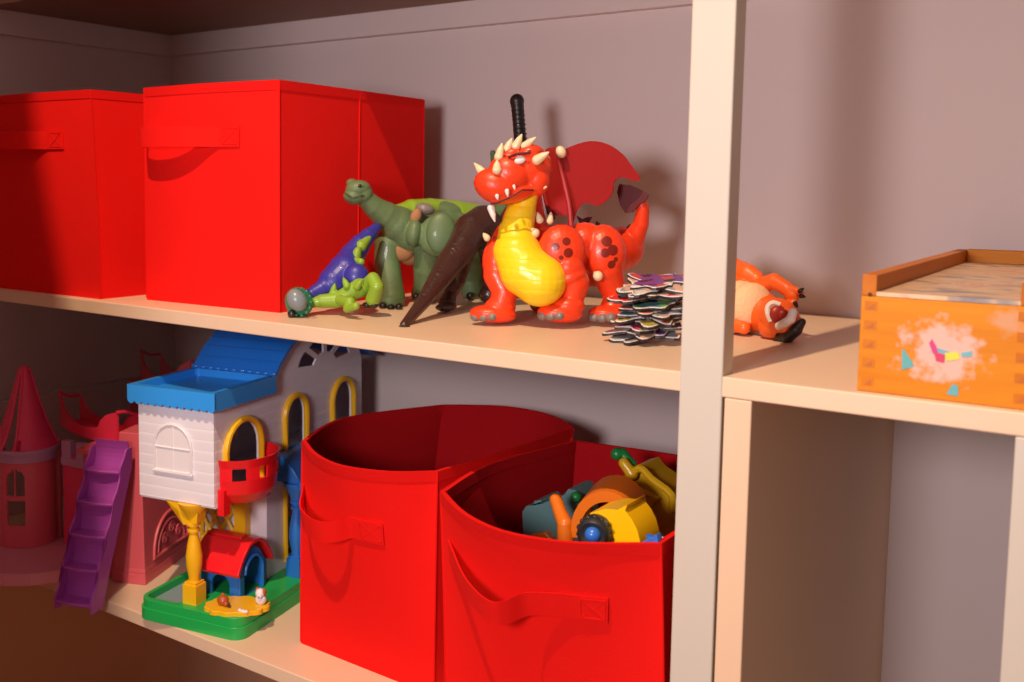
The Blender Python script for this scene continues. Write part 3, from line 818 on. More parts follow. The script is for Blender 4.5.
def wooden_box():
    M_w = wood('honey_wood', (0.72, 0.27, 0.010, 1)); M_wy = wood('honey_wood_side', (0.58, 0.185, 0.014, 1), 'Y')
    M_joint = wood('end_grain_wood', (0.62, 0.20, 0.013, 1), 'Z')
    x0, x1, y0, y1, z0, z1, zl = -.2295, -.0885, 1.0125, 1.530, ZS + .0004, -.0795, -.0995
    th = .013
    t = thing('wooden_box', 'honey-coloured wooden box with sliding picture lid on the upper shelf', 'box', W((x0 + x1) / 2, (y0 + y1) / 2, z0))
    # front panel, worn area painted into its material
    M_f = wood('honey_wood_front', (0.72, 0.27, 0.010, 1))
    nt = M_f.node_tree; p = nt.nodes['Principled BSDF']; src = p.inputs['Base Color'].links[0].from_socket
    tc = nt.nodes.new('ShaderNodeTexCoord')
    bm = bmesh.new(); box(bm, W(x0, y0, z0), W(x1, y0 + th, zl))
    f = obj('front_panel', bm, M_f, t, smooth=False, bevel=.0008)
    Lw = world_of(t).translation
    def worn(c, rx, rz, thr, colr, nsc, src):
        mp = nt.nodes.new('ShaderNodeMapping'); mp.inputs['Scale'].default_value = (1 / rx, 0, 1 / rz)
        v = nt.nodes.new('ShaderNodeVectorMath'); v.operation = 'SUBTRACT'; v.inputs[1].default_value = c - Lw
        nt.links.new(tc.outputs['Object'], v.inputs[0]); nt.links.new(v.outputs[0], mp.inputs[0])
        ln = nt.nodes.new('ShaderNodeVectorMath'); ln.operation = 'LENGTH'; nt.links.new(mp.outputs[0], ln.inputs[0])
        n = nt.nodes.new('ShaderNodeTexNoise'); n.inputs['Scale'].default_value = nsc; n.inputs['Detail'].default_value = 6; nt.links.new(tc.outputs['Object'], n.inputs['Vector'])
        s = nt.nodes.new('ShaderNodeMath'); s.operation = 'MULTIPLY_ADD'; nt.links.new(n.outputs[0], s.inputs[0]); s.inputs[1].default_value = 1.9; nt.links.new(ln.outputs['Value'], s.inputs[2])
        mr = nt.nodes.new('ShaderNodeMapRange'); nt.links.new(s.outputs[0], mr.inputs[0]); mr.inputs[1].default_value = thr; mr.inputs[2].default_value = thr - .45; mr.inputs[3].default_value = 0; mr.inputs[4].default_value = .85
        mx = nt.nodes.new('ShaderNodeMix'); mx.data_type = 'RGBA'; nt.links.new(mr.outputs[0], mx.inputs[0]); nt.links.new(src, mx.inputs[6]); mx.inputs[7].default_value = colr
        return mx.outputs[2]
    src = worn(at(942, 352, y0), .036, .032, 1.95, (0.72, 0.52, 0.48, 1), 95, src)
    src = worn(at(1008, 322, y0), .022, .018, 1.70, (0.64, 0.34, 0.20, 1), 70, src)
    nt.links.new(src, p.inputs['Base Color'])
    for a, b in ((x0, 0), (x1 - th, 1)):
        bm = bmesh.new(); box(bm, W(a, y0 + th + .0002, z0), W(a + th, y1, z1)); box(bm, W(a, y0, zl + .0002), W(a + th, y0 + th + .001, z1))
        obj('side_panel', bm, M_wy, t, smooth=False, bevel=.0010)
    bm = bmesh.new(); box(bm, W(x0 + th, y1 - th, z0), W(x1 - th, y1, z1 + .001)); obj('back_panel', bm, M_w, t, smooth=False, bevel=.001)
    bm = bmesh.new(); box(bm, W(x0 + th, y0 + th, z0 + .002), W(x1 - th, y1 - th, z0 + .006)); obj('bottom_panel', bm, M_w, t, smooth=False)
    # lid
    M_lid = mat('picture_lid', (0.66, 0.42, 0.24, 1), 0.38, coat=0.15)
    nt = M_lid.node_tree; p = nt.nodes['Principled BSDF']; tc = nt.nodes.new('ShaderNodeTexCoord')
    mp = nt.nodes.new('ShaderNodeMapping'); mp.inputs['Scale'].default_value = (14, 22, 10)
    vo = nt.nodes.new('ShaderNodeTexNoise'); vo.inputs['Scale'].default_value = 1.3; vo.inputs['Detail'].default_value = 4; vo.inputs['Distortion'].default_value = 1.2
    nt.links.new(tc.outputs['Object'], mp.inputs[0]); nt.links.new(mp.outputs[0], vo.inputs['Vector'])
    cr = nt.nodes.new('ShaderNodeValToRGB'); e = cr.color_ramp.elements
    e[0].position = .30; e[0].color = (0.16, 0.15, 0.20, 1); e[1].position = .40; e[1].color = (0.35, 0.28, 0.22, 1)
    for pos, c_ in ((.46, (.62, .40, .22)), (.56, (.70, .50, .30)), (.66, (.60, .26, .14)), (.74, (.78, .60, .38))):
        x = e.new(pos); x.color = c_ + (1,)
    nt.links.new(vo.outputs[0], cr.inputs[0]); nt.links.new(cr.outputs[0], p.inputs['Base Color'])
    bm = bmesh.new(); box(bm, W(x0 + th * .6, y0 + .0005, zl + .0005), W(x1 - th * .6, y1 - th - .0005, zl + .0045))
    obj('lid', bm, M_lid, t, smooth=False)
    # dark finger joints at both ends of the front
    M_gap = mat('joint_gap', (0.10, 0.03, 0.01, 1), 0.8)
    hh = (zl - z0) / 10
    for side, xa in ((0, x0 + .0035), (1, x1 - th - .001)):
        for k in range(5):
            zc = z0 + hh * (2 * k + .55)
            bm = bmesh.new(); box(bm, W(xa, y0 - .00025, zc), W(xa + th - .002, y0 + .001, zc + hh * .95))
            j = obj('finger_joint', bm, M_joint, f, smooth=False)
            bm = bmesh.new(); slab(bm, [W(xa + .002, y0 - .0004, zc + hh * .12), W(xa + .009, y0 - .0004, zc + hh * .12), W(xa + .0085, y0 - .0004, zc + hh * .78)], (0, 1, 0), .0003)
            obj('dark_grain', bm, mat('dark_grain', (.46, .13, .011, 1), .6) if not (k or side) else bpy.data.materials['dark_grain'], f, smooth=False)
    bm = bmesh.new(); c = at(870, 294.5, y0 - .0002); cone(bm, c, c + Vector((0, .003, 0)), .002, .002); obj('lid_groove', bm, M_gap, f)
    # remains of the printed label
    def scrap(pts, col, nm):
        bm = bmesh.new(); plate(bm, pts, y0 - .0006, .0004)
        obj('label_scrap', bm, mat(nm, col, .5), f, smooth=False, label=nm.replace('_', ' ') + ' scrap of label')
    scrap([(902, 349), (905, 351), (911, 360), (914, 366), (902, 370)], (0.10, 0.42, 0.46, 1), 'teal')
    scrap([(929, 343), (932, 339), (936, 346), (938, 352), (933, 354)], (0.62, 0.03, 0.22, 1), 'magenta')
    scrap([(934, 352), (945, 355), (944, 363), (936, 361)], (0.62, 0.03, 0.12, 1), 'crimson')
    scrap([(945, 353), (958, 352), (960, 359), (946, 361)], (0.85, 0.70, 0.05, 1), 'yellow')
    scrap([(937, 348), (950, 352), (944, 354), (938, 352)], (0.16, 0.42, 0.55, 1), 'blue')
    scrap([(961, 353), (972, 351), (972, 356), (962, 357)], (0.14, 0.46, 0.55, 1), 'pale_blue')
    scrap([(946, 394), (951, 389), (953, 384), (958, 386), (958, 396)], (0.10, 0.42, 0.50, 1), 'sea_blue')
wooden_box()
#@@LOWER

def holed(bm, outer, holes, f3, nrm, th, mi=0):
    """flat sheet with openings: outlines are 2D lists, f3 maps them into place"""
    nrm = Vector(nrm) * th
    for side in (0, 1):
        edges = []
        for lp in [outer] + holes:
            vs = [bm.verts.new(f3(*p) + nrm * side) for p in lp]
            edges += [bm.edges.new((vs[i], vs[(i + 1) % len(vs)])) for i in range(len(vs))]
        g = bmesh.ops.triangle_fill(bm, edges=edges, use_beauty=True, use_dissolve=False)
    for lp in [outer] + holes:
        a = [bm.verts.new(f3(*p)) for p in lp]; b = [bm.verts.new(f3(*p) + nrm) for p in lp]
        n = len(lp)
        for i in range(n):
            bm.faces.new((a[i], a[(i + 1) % n], b[(i + 1) % n], b[i]))
    bmesh.ops.remove_doubles(bm, verts=bm.verts, dist=1e-6)
def arch(b0, b1, z0, ztop, n=10):
    r = (b1 - b0) / 2; c = (b0 + b1) / 2; zs = ztop - r
    return [(b0, z0), (b1, z0)] + [(c + r * cos(pi * k / n), zs + r * sin(pi * k / n)) for k in range(n + 1)]
def lathe(bm, c, prof, seg=20):
    """prof: (radius, height) pairs round a vertical axis at c"""
    R = [[bm.verts.new(Vector((c[0] + r * cos(2 * pi * j / seg), c[1] + r * sin(2 * pi * j / seg), z))) for j in range(seg)] for r, z in prof]
    for a, b in zip(R[:-1], R[1:]):
        for j in range(seg):
            bm.faces.new((a[j], a[(j + 1) % seg], b[(j + 1) % seg], b[j]))
    bm.faces.new(R[0][::-1]); bm.faces.new(R[-1])
def rounded(x0, x1, y0, y1, r, n=6):
    out = []
    for cx, cy, a0 in ((x1 - r, y1 - r, 0), (x0 + r, y1 - r, 90), (x0 + r, y0 + r, 180), (x1 - r, y0 + r, 270)):
        for k in range(n + 1):
            a = radians(a0 + 90 * k / n); out.append((cx + r * cos(a), cy + r * sin(a)))
    return out

# ------------------------------------------------------------------ dollhouse playset
M_hwhite = plast('house_white_plastic', (0.80, 0.79, 0.88, 1), 0.4)
def line_bump(m, freq, axis=2, strength=.5):
    nt = m.node_tree; p = nt.nodes['Principled BSDF']
    tc = nt.nodes.new('ShaderNodeTexCoord'); sx = nt.nodes.new('ShaderNodeSeparateXYZ'); nt.links.new(tc.outputs['Object'], sx.inputs[0])
    m1 = nt.nodes.new('ShaderNodeMath'); m1.operation = 'MULTIPLY'; m1.inputs[1].default_value = freq; nt.links.new(sx.outputs[axis], m1.inputs[0])
    m2 = nt.nodes.new('ShaderNodeMath'); m2.operation = 'FRACT'; nt.links.new(m1.outputs[0], m2.inputs[0])
    m3 = nt.nodes.new('ShaderNodeMath'); m3.operation = 'POWER'; m3.inputs[1].default_value = 8; nt.links.new(m2.outputs[0], m3.inputs[0])
    b = nt.nodes.new('ShaderNodeBump'); b.inputs['Strength'].default_value = strength; b.inputs['Distance'].default_value = 0.0015; b.invert = True
    nt.links.new(m3.outputs[0], b.inputs['Height']); nt.links.new(b.outputs[0], p.inputs['Normal'])
line_bump(M_hwhite, 62)
M_wht = plast('smooth_white_plastic', (0.82, 0.80, 0.86, 1), 0.4)
M_roof = plast('roof_blue_plastic', (0.03, 0.33, 0.95, 1), 0.3)
M_sky = plast('sky_blue_plastic', (0.02, 0.17, 0.62, 1), 0.35)
M_grass = plast('green_plastic', (0.012, 0.42, 0.085, 1), 0.35)
M_hyel = plast('sun_yellow_plastic', (0.88, 0.50, 0.01, 1), 0.35)
M_hred = plast('red_plastic', (0.80, 0.012, 0.02, 1), 0.3)
M_pond = plast('pond_plastic', (0.24, 0.34, 0.38, 1), 0.3)
def dollhouse():
    t = thing('toy_dollhouse', 'white and yellow toy dollhouse with blue roof on a green base, lower shelf', 'dollhouse', W(-1.066, 1.028, ZL), rotz=radians(11))
    V = lambda a, b, z: Vector((a, b, z))
    def part(nm, bm, m, parent=None, **k):
        return obj(nm, bm, m, parent or t, world=False, **k)
    # base with raised rim
    bm = bmesh.new()
    slab(bm, [V(a, b, 0) for a, b in rounded(-.193, .002, -.006, .47, .022)], (0, 0, 1), .019)
    O = rounded(-.191, .000, -.004, .468, .022); I = rounded(-.184, -.118, .006, .145, .012)
    holed(bm, O, [I], lambda a, b: V(a, b, .0188), (0, 0, 1), .0135)
    base = part('base', bm, M_grass, bevel=.0025)
    bm = bmesh.new(); slab(bm, [V(a, b, .0189) for a, b in rounded(-.1835, -.1185, .0065, .1445, .012)], (0, 0, 1), .002)
    part('pond', bm, M_pond, base)
    # column
    def column(nm, a, b, z0, z1, m, cap):
        bm = bmesh.new()
        h = z1 - z0
        box(bm, V(a - .0125, b - .0125, z0), V(a + .0125, b + .0125, z0 + .03))
        box(bm, V(a - .0105, b - .0105, z0 + .03), V(a + .0105, b + .0105, z0 + .034))
        lathe(bm, (a, b), [(r_ * .0115, z0 + .034 + (h - .034) * q) for r_, q in ((.7, 0), (.75, .06), (1.05, .2), (1.1, .32), (.85, .48), (.62, .58), (.6, .62), (.85, .63), (.85, .66), (.6, .67), (.62, .70), (.95, .71), (.95, .74), (.8, .75), (1.0, .82), (1.5, .90), (1.9, .96), (2.0, 1.0))])
        o = part(nm, bm, m)
        if cap:
            bm = bmesh.new()
            slab(bm, [V(a - .045, b - .010, z1 - .001), V(a + .016, b - .010, z1 - .001), V(a + .013, b - .010, z1 - .03), V(a - .012, b - .010, z1 - .035), V(a - .022, b - .010, z1 - .014)], (0, 1, 0), .02)
            part('bracket', bm, m, o)
        return o
    column('column', -.102, .022, .032, .1895, M_hyel, True)
    column('post', -.020, .185, .0325, .190, M_sky, False)
    # upper storey
    bm = bmesh.new()
    box(bm, V(-.196, .010, .190), V(-.055, .0135, .345))
    f = part('front_wall', bm, M_hwhite, smooth=False, bevel=.001)
    bm = bmesh.new(); slab(bm, [V(a, .0082, z) for a, z in arch(-.163, -.095, .236, .308)], (0, 1, 0), .002)
    wv = part('shutter', bm, M_wht, f)
    bm = bmesh.new()
    ap = arch(-.163, -.095, .236, .308)
    tube(bm, [V(a, .0078, z) for a, z in ap], .0022, 6, closed=True)
    tube(bm, [V(-.163, .0078, .272), V(-.095, .0078, .272)], .0015, 6); tube(bm, [V(-.129, .0078, .237), V(-.129, .0078, .307)], .0012, 6)
    tube(bm, [V(-.166, .0078, .234), V(-.092, .0078, .234)], .0026, 6)
    part('frame', bm, M_wht, wv)
    bm = bmesh.new()
    top = crom([V(0, .470, .345), V(0, .455, .372), V(0, .42, .400), V(0, .37, .418), V(0, .32, .424), V(0, .26, .415), V(0, .21, .393), V(0, .172, .352)], 4)
    outer = [(.0137, .190), (.470, .190)] + [(p.y, p.z) for p in top] + [(.165, .345), (.0137, .345)]
    holes = [arch(.040, .127, .202, .307), arch(.203, .265, .226, .316), arch(.359, .430, .236, .317)]
    for a0, a1 in ((14, 46), (54, 86), (94, 126), (134, 166)):
        h = []
        for k in range(5):
            a = radians(a0 + 4 + (a1 - a0 - 8) * k / 4); h.append((.335 + .040 * cos(a), .352 + .026 * sin(a)))
        for k in range(7):
            a = radians(a1 - (a1 - a0) * k / 6); h.append((.335 + .092 * cos(a), .352 + (.050 + .004 * sin(pi * k / 6)) * sin(a)))
        holes.append(h)
    holed(bm, outer, holes, lambda b, z: V(-.0585, b, z), (1, 0, 0), .0035)
    sd = part('side_wall', bm, M_hwhite, smooth=False)
    bm = bmesh.new(); holed(bm, outer, holes[1:3], lambda b, z: V(-.196, b, z), (1, 0, 0), .0035); part('side_wall', bm, M_hwhite, smooth=False)
    bm = bmesh.new(); box(bm, V(-.196, .0136, .187), V(-.055, .470, .190)); part('floor_slab', bm, M_wht, smooth=False)
    bm = bmesh.new(); box(bm, V(-.1994, .4665, .190), V(-.0586, .470, .345)); part('back_wall', bm, M_hwhite, smooth=False)
    # yellow door and window frames
    for nm, hole in (('door_frame', holes[0]), ('window_frame', holes[1]), ('window_frame', holes[2])):
        bm = bmesh.new()
        cb = sum(p[0] for p in hole[:2]) / 2
        n = len(hole)
        wide = [(cb + (b - cb) * 1.16, z + (.007 if k > 1 else -.005)) for k, (b, z) in enumerate(hole)]
        tube(bm, [V(-.0515, (a[0] + c[0]) / 2, (a[1] + c[1]) / 2) for a, c in zip(hole, wide)], .0052, 8, closed=True)
        part(nm, bm, M_hyel, sd)
    # flat roof tray with scalloped fascia
    bm = bmesh.new()
    holed(bm, rounded(-.2065, -.046, 0, .165, .006), [rounded(-.196, -.056, .0095, .156, .006)], lambda a, b: V(a, b, .345), (0, 0, 1), .020)
    slab(bm, [V(a, b, .3452) for a, b in rounded(-.2055, -.047, .001, .164, .006)], (0, 0, 1), .008)
    def scallop(p0, p1, z, n, nrm):
        bot, top_ = [], []
        for k in range(n * 6 + 1):
            p = p0.lerp(p1, k / (n * 6))
            bot.append(p + Vector((0, 0, z - .0045 * abs(sin(pi * (k % 6) / 6))))); top_.append(p + Vector((0, 0, z + .0248)))
        strip(bm, bot, top_, Vector(nrm) * .002)
    scallop(V(-.2070, -.0015, 0), V(-.0445, -.0015, 0), .3402, 12, (0, 1, 0))
    scallop(V(-.0475, .0016, 0), V(-.0475, .165, 0), .3402, 12, (1, 0, 0))
    part('flat_roof', bm, M_roof, smooth=False)
    # barrel roof
    bm = bmesh.new()
    pr = crom([V(0, .158, .352), V(0, .180, .376), V(0, .205, .396), V(0, .25, .420), V(0, .32, .4295), V(0, .385, .420), V(0, .435, .397), V(0, .475, .360), V(0, .512, .346)], 4)
    up = [p + Vector((0, 0, .007)) for p in pr]
    n = len(pr)
    A = [[bm.verts.new(V(a, p.y, p.z)) for p in L] for a, L in ((-.210, pr), (-.210, up), (-.047, up), (-.047, pr))]
    for i in range(n - 1):
        for k in range(4):
            P, Q = A[k], A[(k + 1) % 4]
            bm.faces.new((P[i], P[i + 1], Q[i + 1], Q[i]))
    bm.faces.new([A[k][0] for k in range(4)]); bm.faces.new([A[k][-1] for k in range(3, -1, -1)])
    M_sh = plast('shingle_blue_plastic', (0.015, 0.20, 0.80, 1), 0.35); line_bump(M_sh, 55, 1, .6)
    part('barrel_roof', bm, M_sh)
    bm = bmesh.new()
    for k in range(22):
        p = up[min(n - 1, int(k * (n - 1) / 21))]
    for k in range(11):
        ball(bm, V(-.212 + .0155 * k + .004, .166, .366), (.0062, .003, .004), 10)
    part('scalloped_edge', bm, M_sh)
    # lower storey
    bm = bmesh.new(); box(bm, V(-.196, .150, .032), V(-.055, .153, .187)); part('lower_wall', bm, M_wht, smooth=False)
    bm = bmesh.new(); holed(bm, [(.153, .032), (.468, .032), (.468, .187), (.153, .187)], [[(.205, .05), (.255, .05), (.255, .165), (.205, .165)]], lambda b, z: V(-.0585, b, z), (1, 0, 0), .0035); lw = part('lower_wall', bm, M_wht, smooth=False)
    bm = bmesh.new(); tube(bm, [V(-.053, b, z) for b, z in ((.203, .045), (.258, .045), (.258, .17), (.203, .17))], .0045, 8, closed=True); part('window_frame', bm, M_hyel, lw)
    # trellis
    bm = bmesh.new()
    a0, a1, z0, z1, bb = -.178, -.108, .040, .186, .142
    for k in range(-3, 7):
        for sgn in (1, -1):
            seg = []
            for q in range(41):
                z = z0 + (z1 - z0) * q / 40
                a = a0 + k * .024 + sgn * (z - z0) * .62 + (0 if sgn > 0 else .03)
                if a0 <= a <= a1: seg.append(V(a, bb + (.001 if sgn > 0 else 0), z))
            if len(seg) > 2: tube(bm, [seg[0], seg[-1]], .0035, 6)
    tube(bm, [V(a, bb, z) for a, z in ((a0, z0), (a1, z0), (a1, z1), (a0, z1))], .004, 6, closed=True)
    part('trellis', bm, M_hyel)
    bm = bmesh.new(); box(bm, V(-.108, .134, .033), V(-.086, .149, .187)); part('pilaster', bm, M_hyel, smooth=False, bevel=.001)
    # balcony
    bm = bmesh.new()
    C, rw, ro = .083, .062, .050
    def bp(a_, z, s_=1.0): return V(-.053 + ro * s_ * sin(a_), C - rw * s_ * cos(a_), z)
    N = 24
    def wallband(z0, z1, s0, s1, k0=0, k1=N):
        outer = [bp(pi * k / N, z0, s0) for k in range(k0, k1 + 1)]; inner = [bp(pi * k / N, z0, s0 - .06) for k in range(k0, k1 + 1)]
        uo = [bp(pi * k / N, z1, s1) for k in range(k0, k1 + 1)]; ui = [bp(pi * k / N, z1, s1 - .06) for k in range(k0, k1 + 1)]
        Vv = [[bm.verts.new(p) for p in L] for L in (outer, inner, ui, uo)]
        for i in range(len(outer) - 1):
            for q in range(4):
                P, Q = Vv[q], Vv[(q + 1) % 4]
                bm.faces.new((P[i], P[i + 1], Q[i + 1], Q[i]))
        bm.faces.new([Vv[q][0] for q in range(4)]); bm.faces.new([Vv[q][-1] for q in range(3, -1, -1)])
    wallband(.247, .260, 1.0, 1.06)
    wallband(.207, .228, .95, 1.0)
    wallband(.190, .207, .70, .95)
    for k0 in (0, 6, 11, 16, 21): wallband(.228, .247, 1.0, 1.0, k0, k0 + 3)
    slab(bm, [bp(pi * k / N, .205, .93) for k in range(N + 1)], (0, 0, 1), .003)
    box(bm, V(-.0545, .018, .176), V(-.043, .034, .215)); box(bm, V(-.0545, .128, .176), V(-.043, .142, .200))
    part('balcony', bm, M_hred)
    # blue porch roof beside the balcony
    bm = bmesh.new()
    pr = [(-.0545, .236), (-.045, .234), (-.030, .226), (-.016, .212), (-.004, .196), (-.002, .190), (-.0545, .190)]
    slab(bm, [V(a, .168, z) for a, z in pr], (0, 1, 0), .20)
    part('porch_roof', bm, M_sky, bevel=.001)
    bm = bmesh.new(); box(bm, V(-.0065, .166, .180), V(.0, .37, .194)); part('porch_beam', bm, M_sky, smooth=False, bevel=.001)
    column('post', -.020, .345, .0325, .190, M_sky, False)
    # kennel
    k = t
    bm = bmesh.new()
    gable = lambda b0, b1, zt: [(b0, .032), (b1, .032), (b1, .074), ((b0 + b1) / 2 + .016, .098), ((b0 + b1) / 2, .108), ((b0 + b1) / 2 - .016, .098), (b0, .074)]
    holed(bm, gable(.060, .130, 0), [arch(.071, .119, .0325, .092)], lambda b, z: V(-.048, b, z), (1, 0, 0), .004)
    holed(bm, gable(.060, .130, 0), [], lambda b, z: V(-.118, b, z), (1, 0, 0), .004)
    holed(bm, [(-.114, .032), (-.0485, .032), (-.0485, .074), (-.114, .074)], [arch(-.098, -.064, .0322, .066)], lambda a, z: V(a, .060, z), (0, 1, 0), .004)
    box(bm, V(-.114, .126, .032), V(-.0485, .130, .074))
    kn = part('kennel', bm, M_sky, smooth=False, bevel=.0006)
    bm = bmesh.new(); tube(bm, [V(-.0425, b, z) for b, z in arch(.071, .119, .034, .092)[1:]], .0026, 6); part('kennel_arch', bm, M_sky, kn)
    bm = bmesh.new()
    pr = crom([V(0, .049, .070), V(0, .060, .090), V(0, .076, .107), V(0, .086, .112), V(0, .104, .112), V(0, .114, .107), V(0, .130, .090), V(0, .141, .070)], 3)
    up = [p + Vector((0, (p.y - .095) * .08, .005)) for p in pr]; n = len(pr)
    A = [[bm.verts.new(V(a, p.y, p.z)) for p in L] for a, L in ((-.126, pr), (-.126, up), (-.038, up), (-.038, pr))]
    for i in range(n - 1):
        for q in range(4):
            P, Q = A[q], A[(q + 1) % 4]; bm.faces.new((P[i], P[i + 1], Q[i + 1], Q[i]))
    bm.faces.new([A[q][0] for q in range(4)]); bm.faces.new([A[q][-1] for q in range(3, -1, -1)])
    box(bm, V(-.126, .086, .112), V(-.06, .104, .120))
    part('kennel_roof', bm, M_hred, kn, bevel=.001)
    # yellow scalloped mat with moulded pets
    bm = bmesh.new()
    pts = []
    for q in range(60):
        a = 2 * pi * q / 60; r_ = 1 + .09 * abs(sin(a * 6))
        x, y = .046 * r_ * cos(a), .030 * r_ * sin(a); c45, s45 = cos(radians(28)), sin(radians(28))
        pts.append(V(-.030 + x * c45 - y * s45, .032 + x * s45 + y * c45, .031))
    slab(bm, pts, (0, 0, 1), .0075)
    mt = part('feeding_mat', bm, M_hyel, bevel=.0015)
    Mi = (Matrix.Translation(t.location) @ Matrix.Rotation(radians(11), 4, 'Z')).inverted()
    def loc(u, v, z): return Mi @ onz(u, v, ZL + z)
    M_rust = plast('rust_plastic', (0.42, 0.09, 0.02, 1), .4)
    c = loc(223, 604, .040)
    bm = bmesh.new(); ball(bm, c + V(0, 0, .006), (.0095, .0085, .008), 14); ball(bm, c + V(.008, -.004, .003), .0042, 10); ball(bm, c + V(-.002, .003, .013), .003, 8); o = part('moulded_kitten', bm, M_rust, mt)
    bm = bmesh.new(); ball(bm, c + V(.014, -.004, .001), (.003, .003, .002), 8); part('nose', bm, M_black, o)
    c = loc(261, 603, .040)
    bm = bmesh.new(); ball(bm, c + V(0, 0, .006), (.0088, .0085, .009), 14); ball(bm, c + V(0, -.002, .016), (.0075, .0075, .0075), 14); ball(bm, c + V(.003, -.008, .0135), (.004, .004, .0035), 10)
    pup = part('moulded_puppy', bm, M_wht, mt)
    for sx in (-1, 1):
        bm = bmesh.new(); ball(bm, c + V(.0062 * sx, .0, .018), (.0034, .0045, .0062), 10); part('ear', bm, M_rust, pup)
    bm = bmesh.new(); ball(bm, c + V(.004, -.0115, .0142), (.0012, .0012, .001), 8); part('nose', bm, M_black, pup)
    bm = bmesh.new(); c = loc(243, 611, .039); ball(bm, c, (.007, .004, .0022), 12); ball(bm, c + V(.006, 0, 0), .0028, 8); ball(bm, c - V(.006, 0, 0), .0028, 8); part('moulded_bone', bm, M_wht, mt)
dollhouse()

# ------------------------------------------------------------------ pink toy castle with folded-out wing
M_pink = plast('pink_plastic', (0.72, 0.12, 0.155, 1), 0.45)
M_rose = plast('rose_plastic', (0.92, 0.06, 0.19, 1), 0.45)
M_lav = plast('lavender_plastic', (0.60, 0.32, 0.58, 1), 0.45)
M_lav2 = plast('dusty_pink_plastic', (0.80, 0.30, 0.42, 1), 0.45)
M_hot = plast('hot_pink_plastic', (0.80, 0.03, 0.09, 1), 0.4)
M_pur = plast('purple_plastic', (0.42, 0.07, 0.44, 1), 0.4)
def castle():
    t = thing('toy_castle', 'pink toy castle with pointed tower wing at the far left of the lower shelf', 'toy castle', W(-1.45, 1.10, ZL))
    A = Matrix.Translation(W(-1.347, 1.078, ZL + .0003)) @ Matrix.Rotation(radians(22), 4, 'Z')
    def V(a, b, z): return A @ Vector((a, b, z))
    def taper(bm, a0, a1, b0, b1, z0, z1, k):
        vs = [bm.verts.new(V(*p)) for p in ((a0, b0, z0), (a1, b0, z0), (a1, b1, z0), (a0, b1, z0), (a0 + k, b0 + k, z1), (a1 - k, b0 + k, z1), (a1 - k, b1 - k, z1), (a0 + k, b1 - k, z1))]
        for q in ((3, 2, 1, 0), (4, 5, 6, 7), (0, 1, 5, 4), (1, 2, 6, 5), (2, 3, 7, 6), (3, 0, 4, 7)): bm.faces.new([vs[i] for i in q])
    bm = bmesh.new()
    taper(bm, -.060, .000, .0, .19, .016, .255, .010); taper(bm, -.062, .002, -.002, .192, .0, .018, .001); taper(bm, -.060, .001, -.001, .191, .018, .026, .001)
    g = obj('gatehouse', bm, M_pink, t, smooth=False, bevel=.0015)
    bm = bmesh.new()
    taper(bm, -.125, -.052, .012, .16, .0, .212, .003); taper(bm, -.128, -.050, .006, .165, .212, .222, .0)
    obj('landing_block', bm, M_pink, t, smooth=False, bevel=.0015)
    # scrolled arch relief on the flank
    bm = bmesh.new()
    def relief(b, z): return V(.0005 - .010 * (z - .016) / .24, b, z)
    tube(bm, [relief(.095 - .062 * cos(pi * k / 16), .036 + .062 * sin(pi * k / 16)) for k in range(17)], .003, 6)
    tube(bm, [relief(.095 - .048 * cos(pi * k / 16), .038 + .046 * sin(pi * k / 16)) for k in range(17)], .0022, 6)
    for cb, cz in ((.072, .056), (.098, .068), (.122, .054)):
        tube(bm, [relief(cb + .011 * (1 - k / 22) * cos(k * .55), cz + .011 * (1 - k / 22) * sin(k * .55)) for k in range(20)], .0018, 6)
    tube(bm, [relief(.03, .034), relief(.165, .034)], .003, 6)
    obj('scroll_relief', bm, M_pink, g)
    bm = bmesh.new(); box(bm, W(-1.76, 1.375, ZL), W(-1.60, 1.41, -.4174)); obj('rear_wall', bm, M_pink, t, smooth=False, bevel=.001)
    bm = bmesh.new(); slab(bm, [W(-1.435, 1.18, ZL), W(-1.61, 1.385, ZL), W(-1.61, 1.385, -.45), W(-1.435, 1.18, -.47)], (.76, .65, 0), .004); obj('side_wall', bm, M_pink, t, smooth=False)
    # wing wall between landing and tower
    p0, p1 = Vector((-1.458, 1.098)), Vector((-1.572, 1.085))
    def Wn(s_, z, o=0): q = p0.lerp(p1, s_); return W(q.x, q.y - o, ZL + z)
    bm = bmesh.new()
    holed(bm, [(0, .002), (1, .002), (1, .185), (0, .185)], [arch(.30, .66, .03, .40)] if 0 else [], lambda s_, z: Wn(s_, z), (.11, -.99, 0), .006)
    ww = obj('wing_wall', bm, M_rose, t, smooth=False)
    bm = bmesh.new()
    for s0, s1 in ((0, .26), (.42, .68), (.80, 1.0)):
        slab(bm, [Wn(s0, .175, .008), Wn(s1, .175, .008), Wn(s1, .212, .008), Wn(s0, .212, .008)], (0, 1, 0), .012)
    slab(bm, [Wn(-.02, .168, .010), Wn(1.0, .168, .010), Wn(1.0, .182, .010), Wn(-.02, .182, .010)], (0, 1, 0), .014)
    obj('battlement', bm, M_lav, t, smooth=False, bevel=.001)
    for z in (.055, .135):
        bm = bmesh.new(); tube(bm, [Wn(.33, z, .012), Wn(.33, z + .018, .012)], .0045, 8); tube(bm, [Wn(.33, z + .005, .012), Wn(.50, z + .012, .009)], .0022, 6)
        obj('hinge', bm, M_black if False else M_wing, ww)
    # tower
    cx, cy, r0 = -1.645, 1.055, .052
    def T(a, z, r=r0): return W(cx + r * cos(radians(a)), cy + r * sin(radians(a)), ZL + z)
    bm = bmesh.new()
    seg_a = [-160 + 8 * k for k in range(27)]     # open towards the back
    # wall with arched window, in (angle, height)
    win = [(-118 + 11 * math.cos(q), .122 + .022 * math.sin(q)) for q in [pi * k / 6 for k in range(7)]]
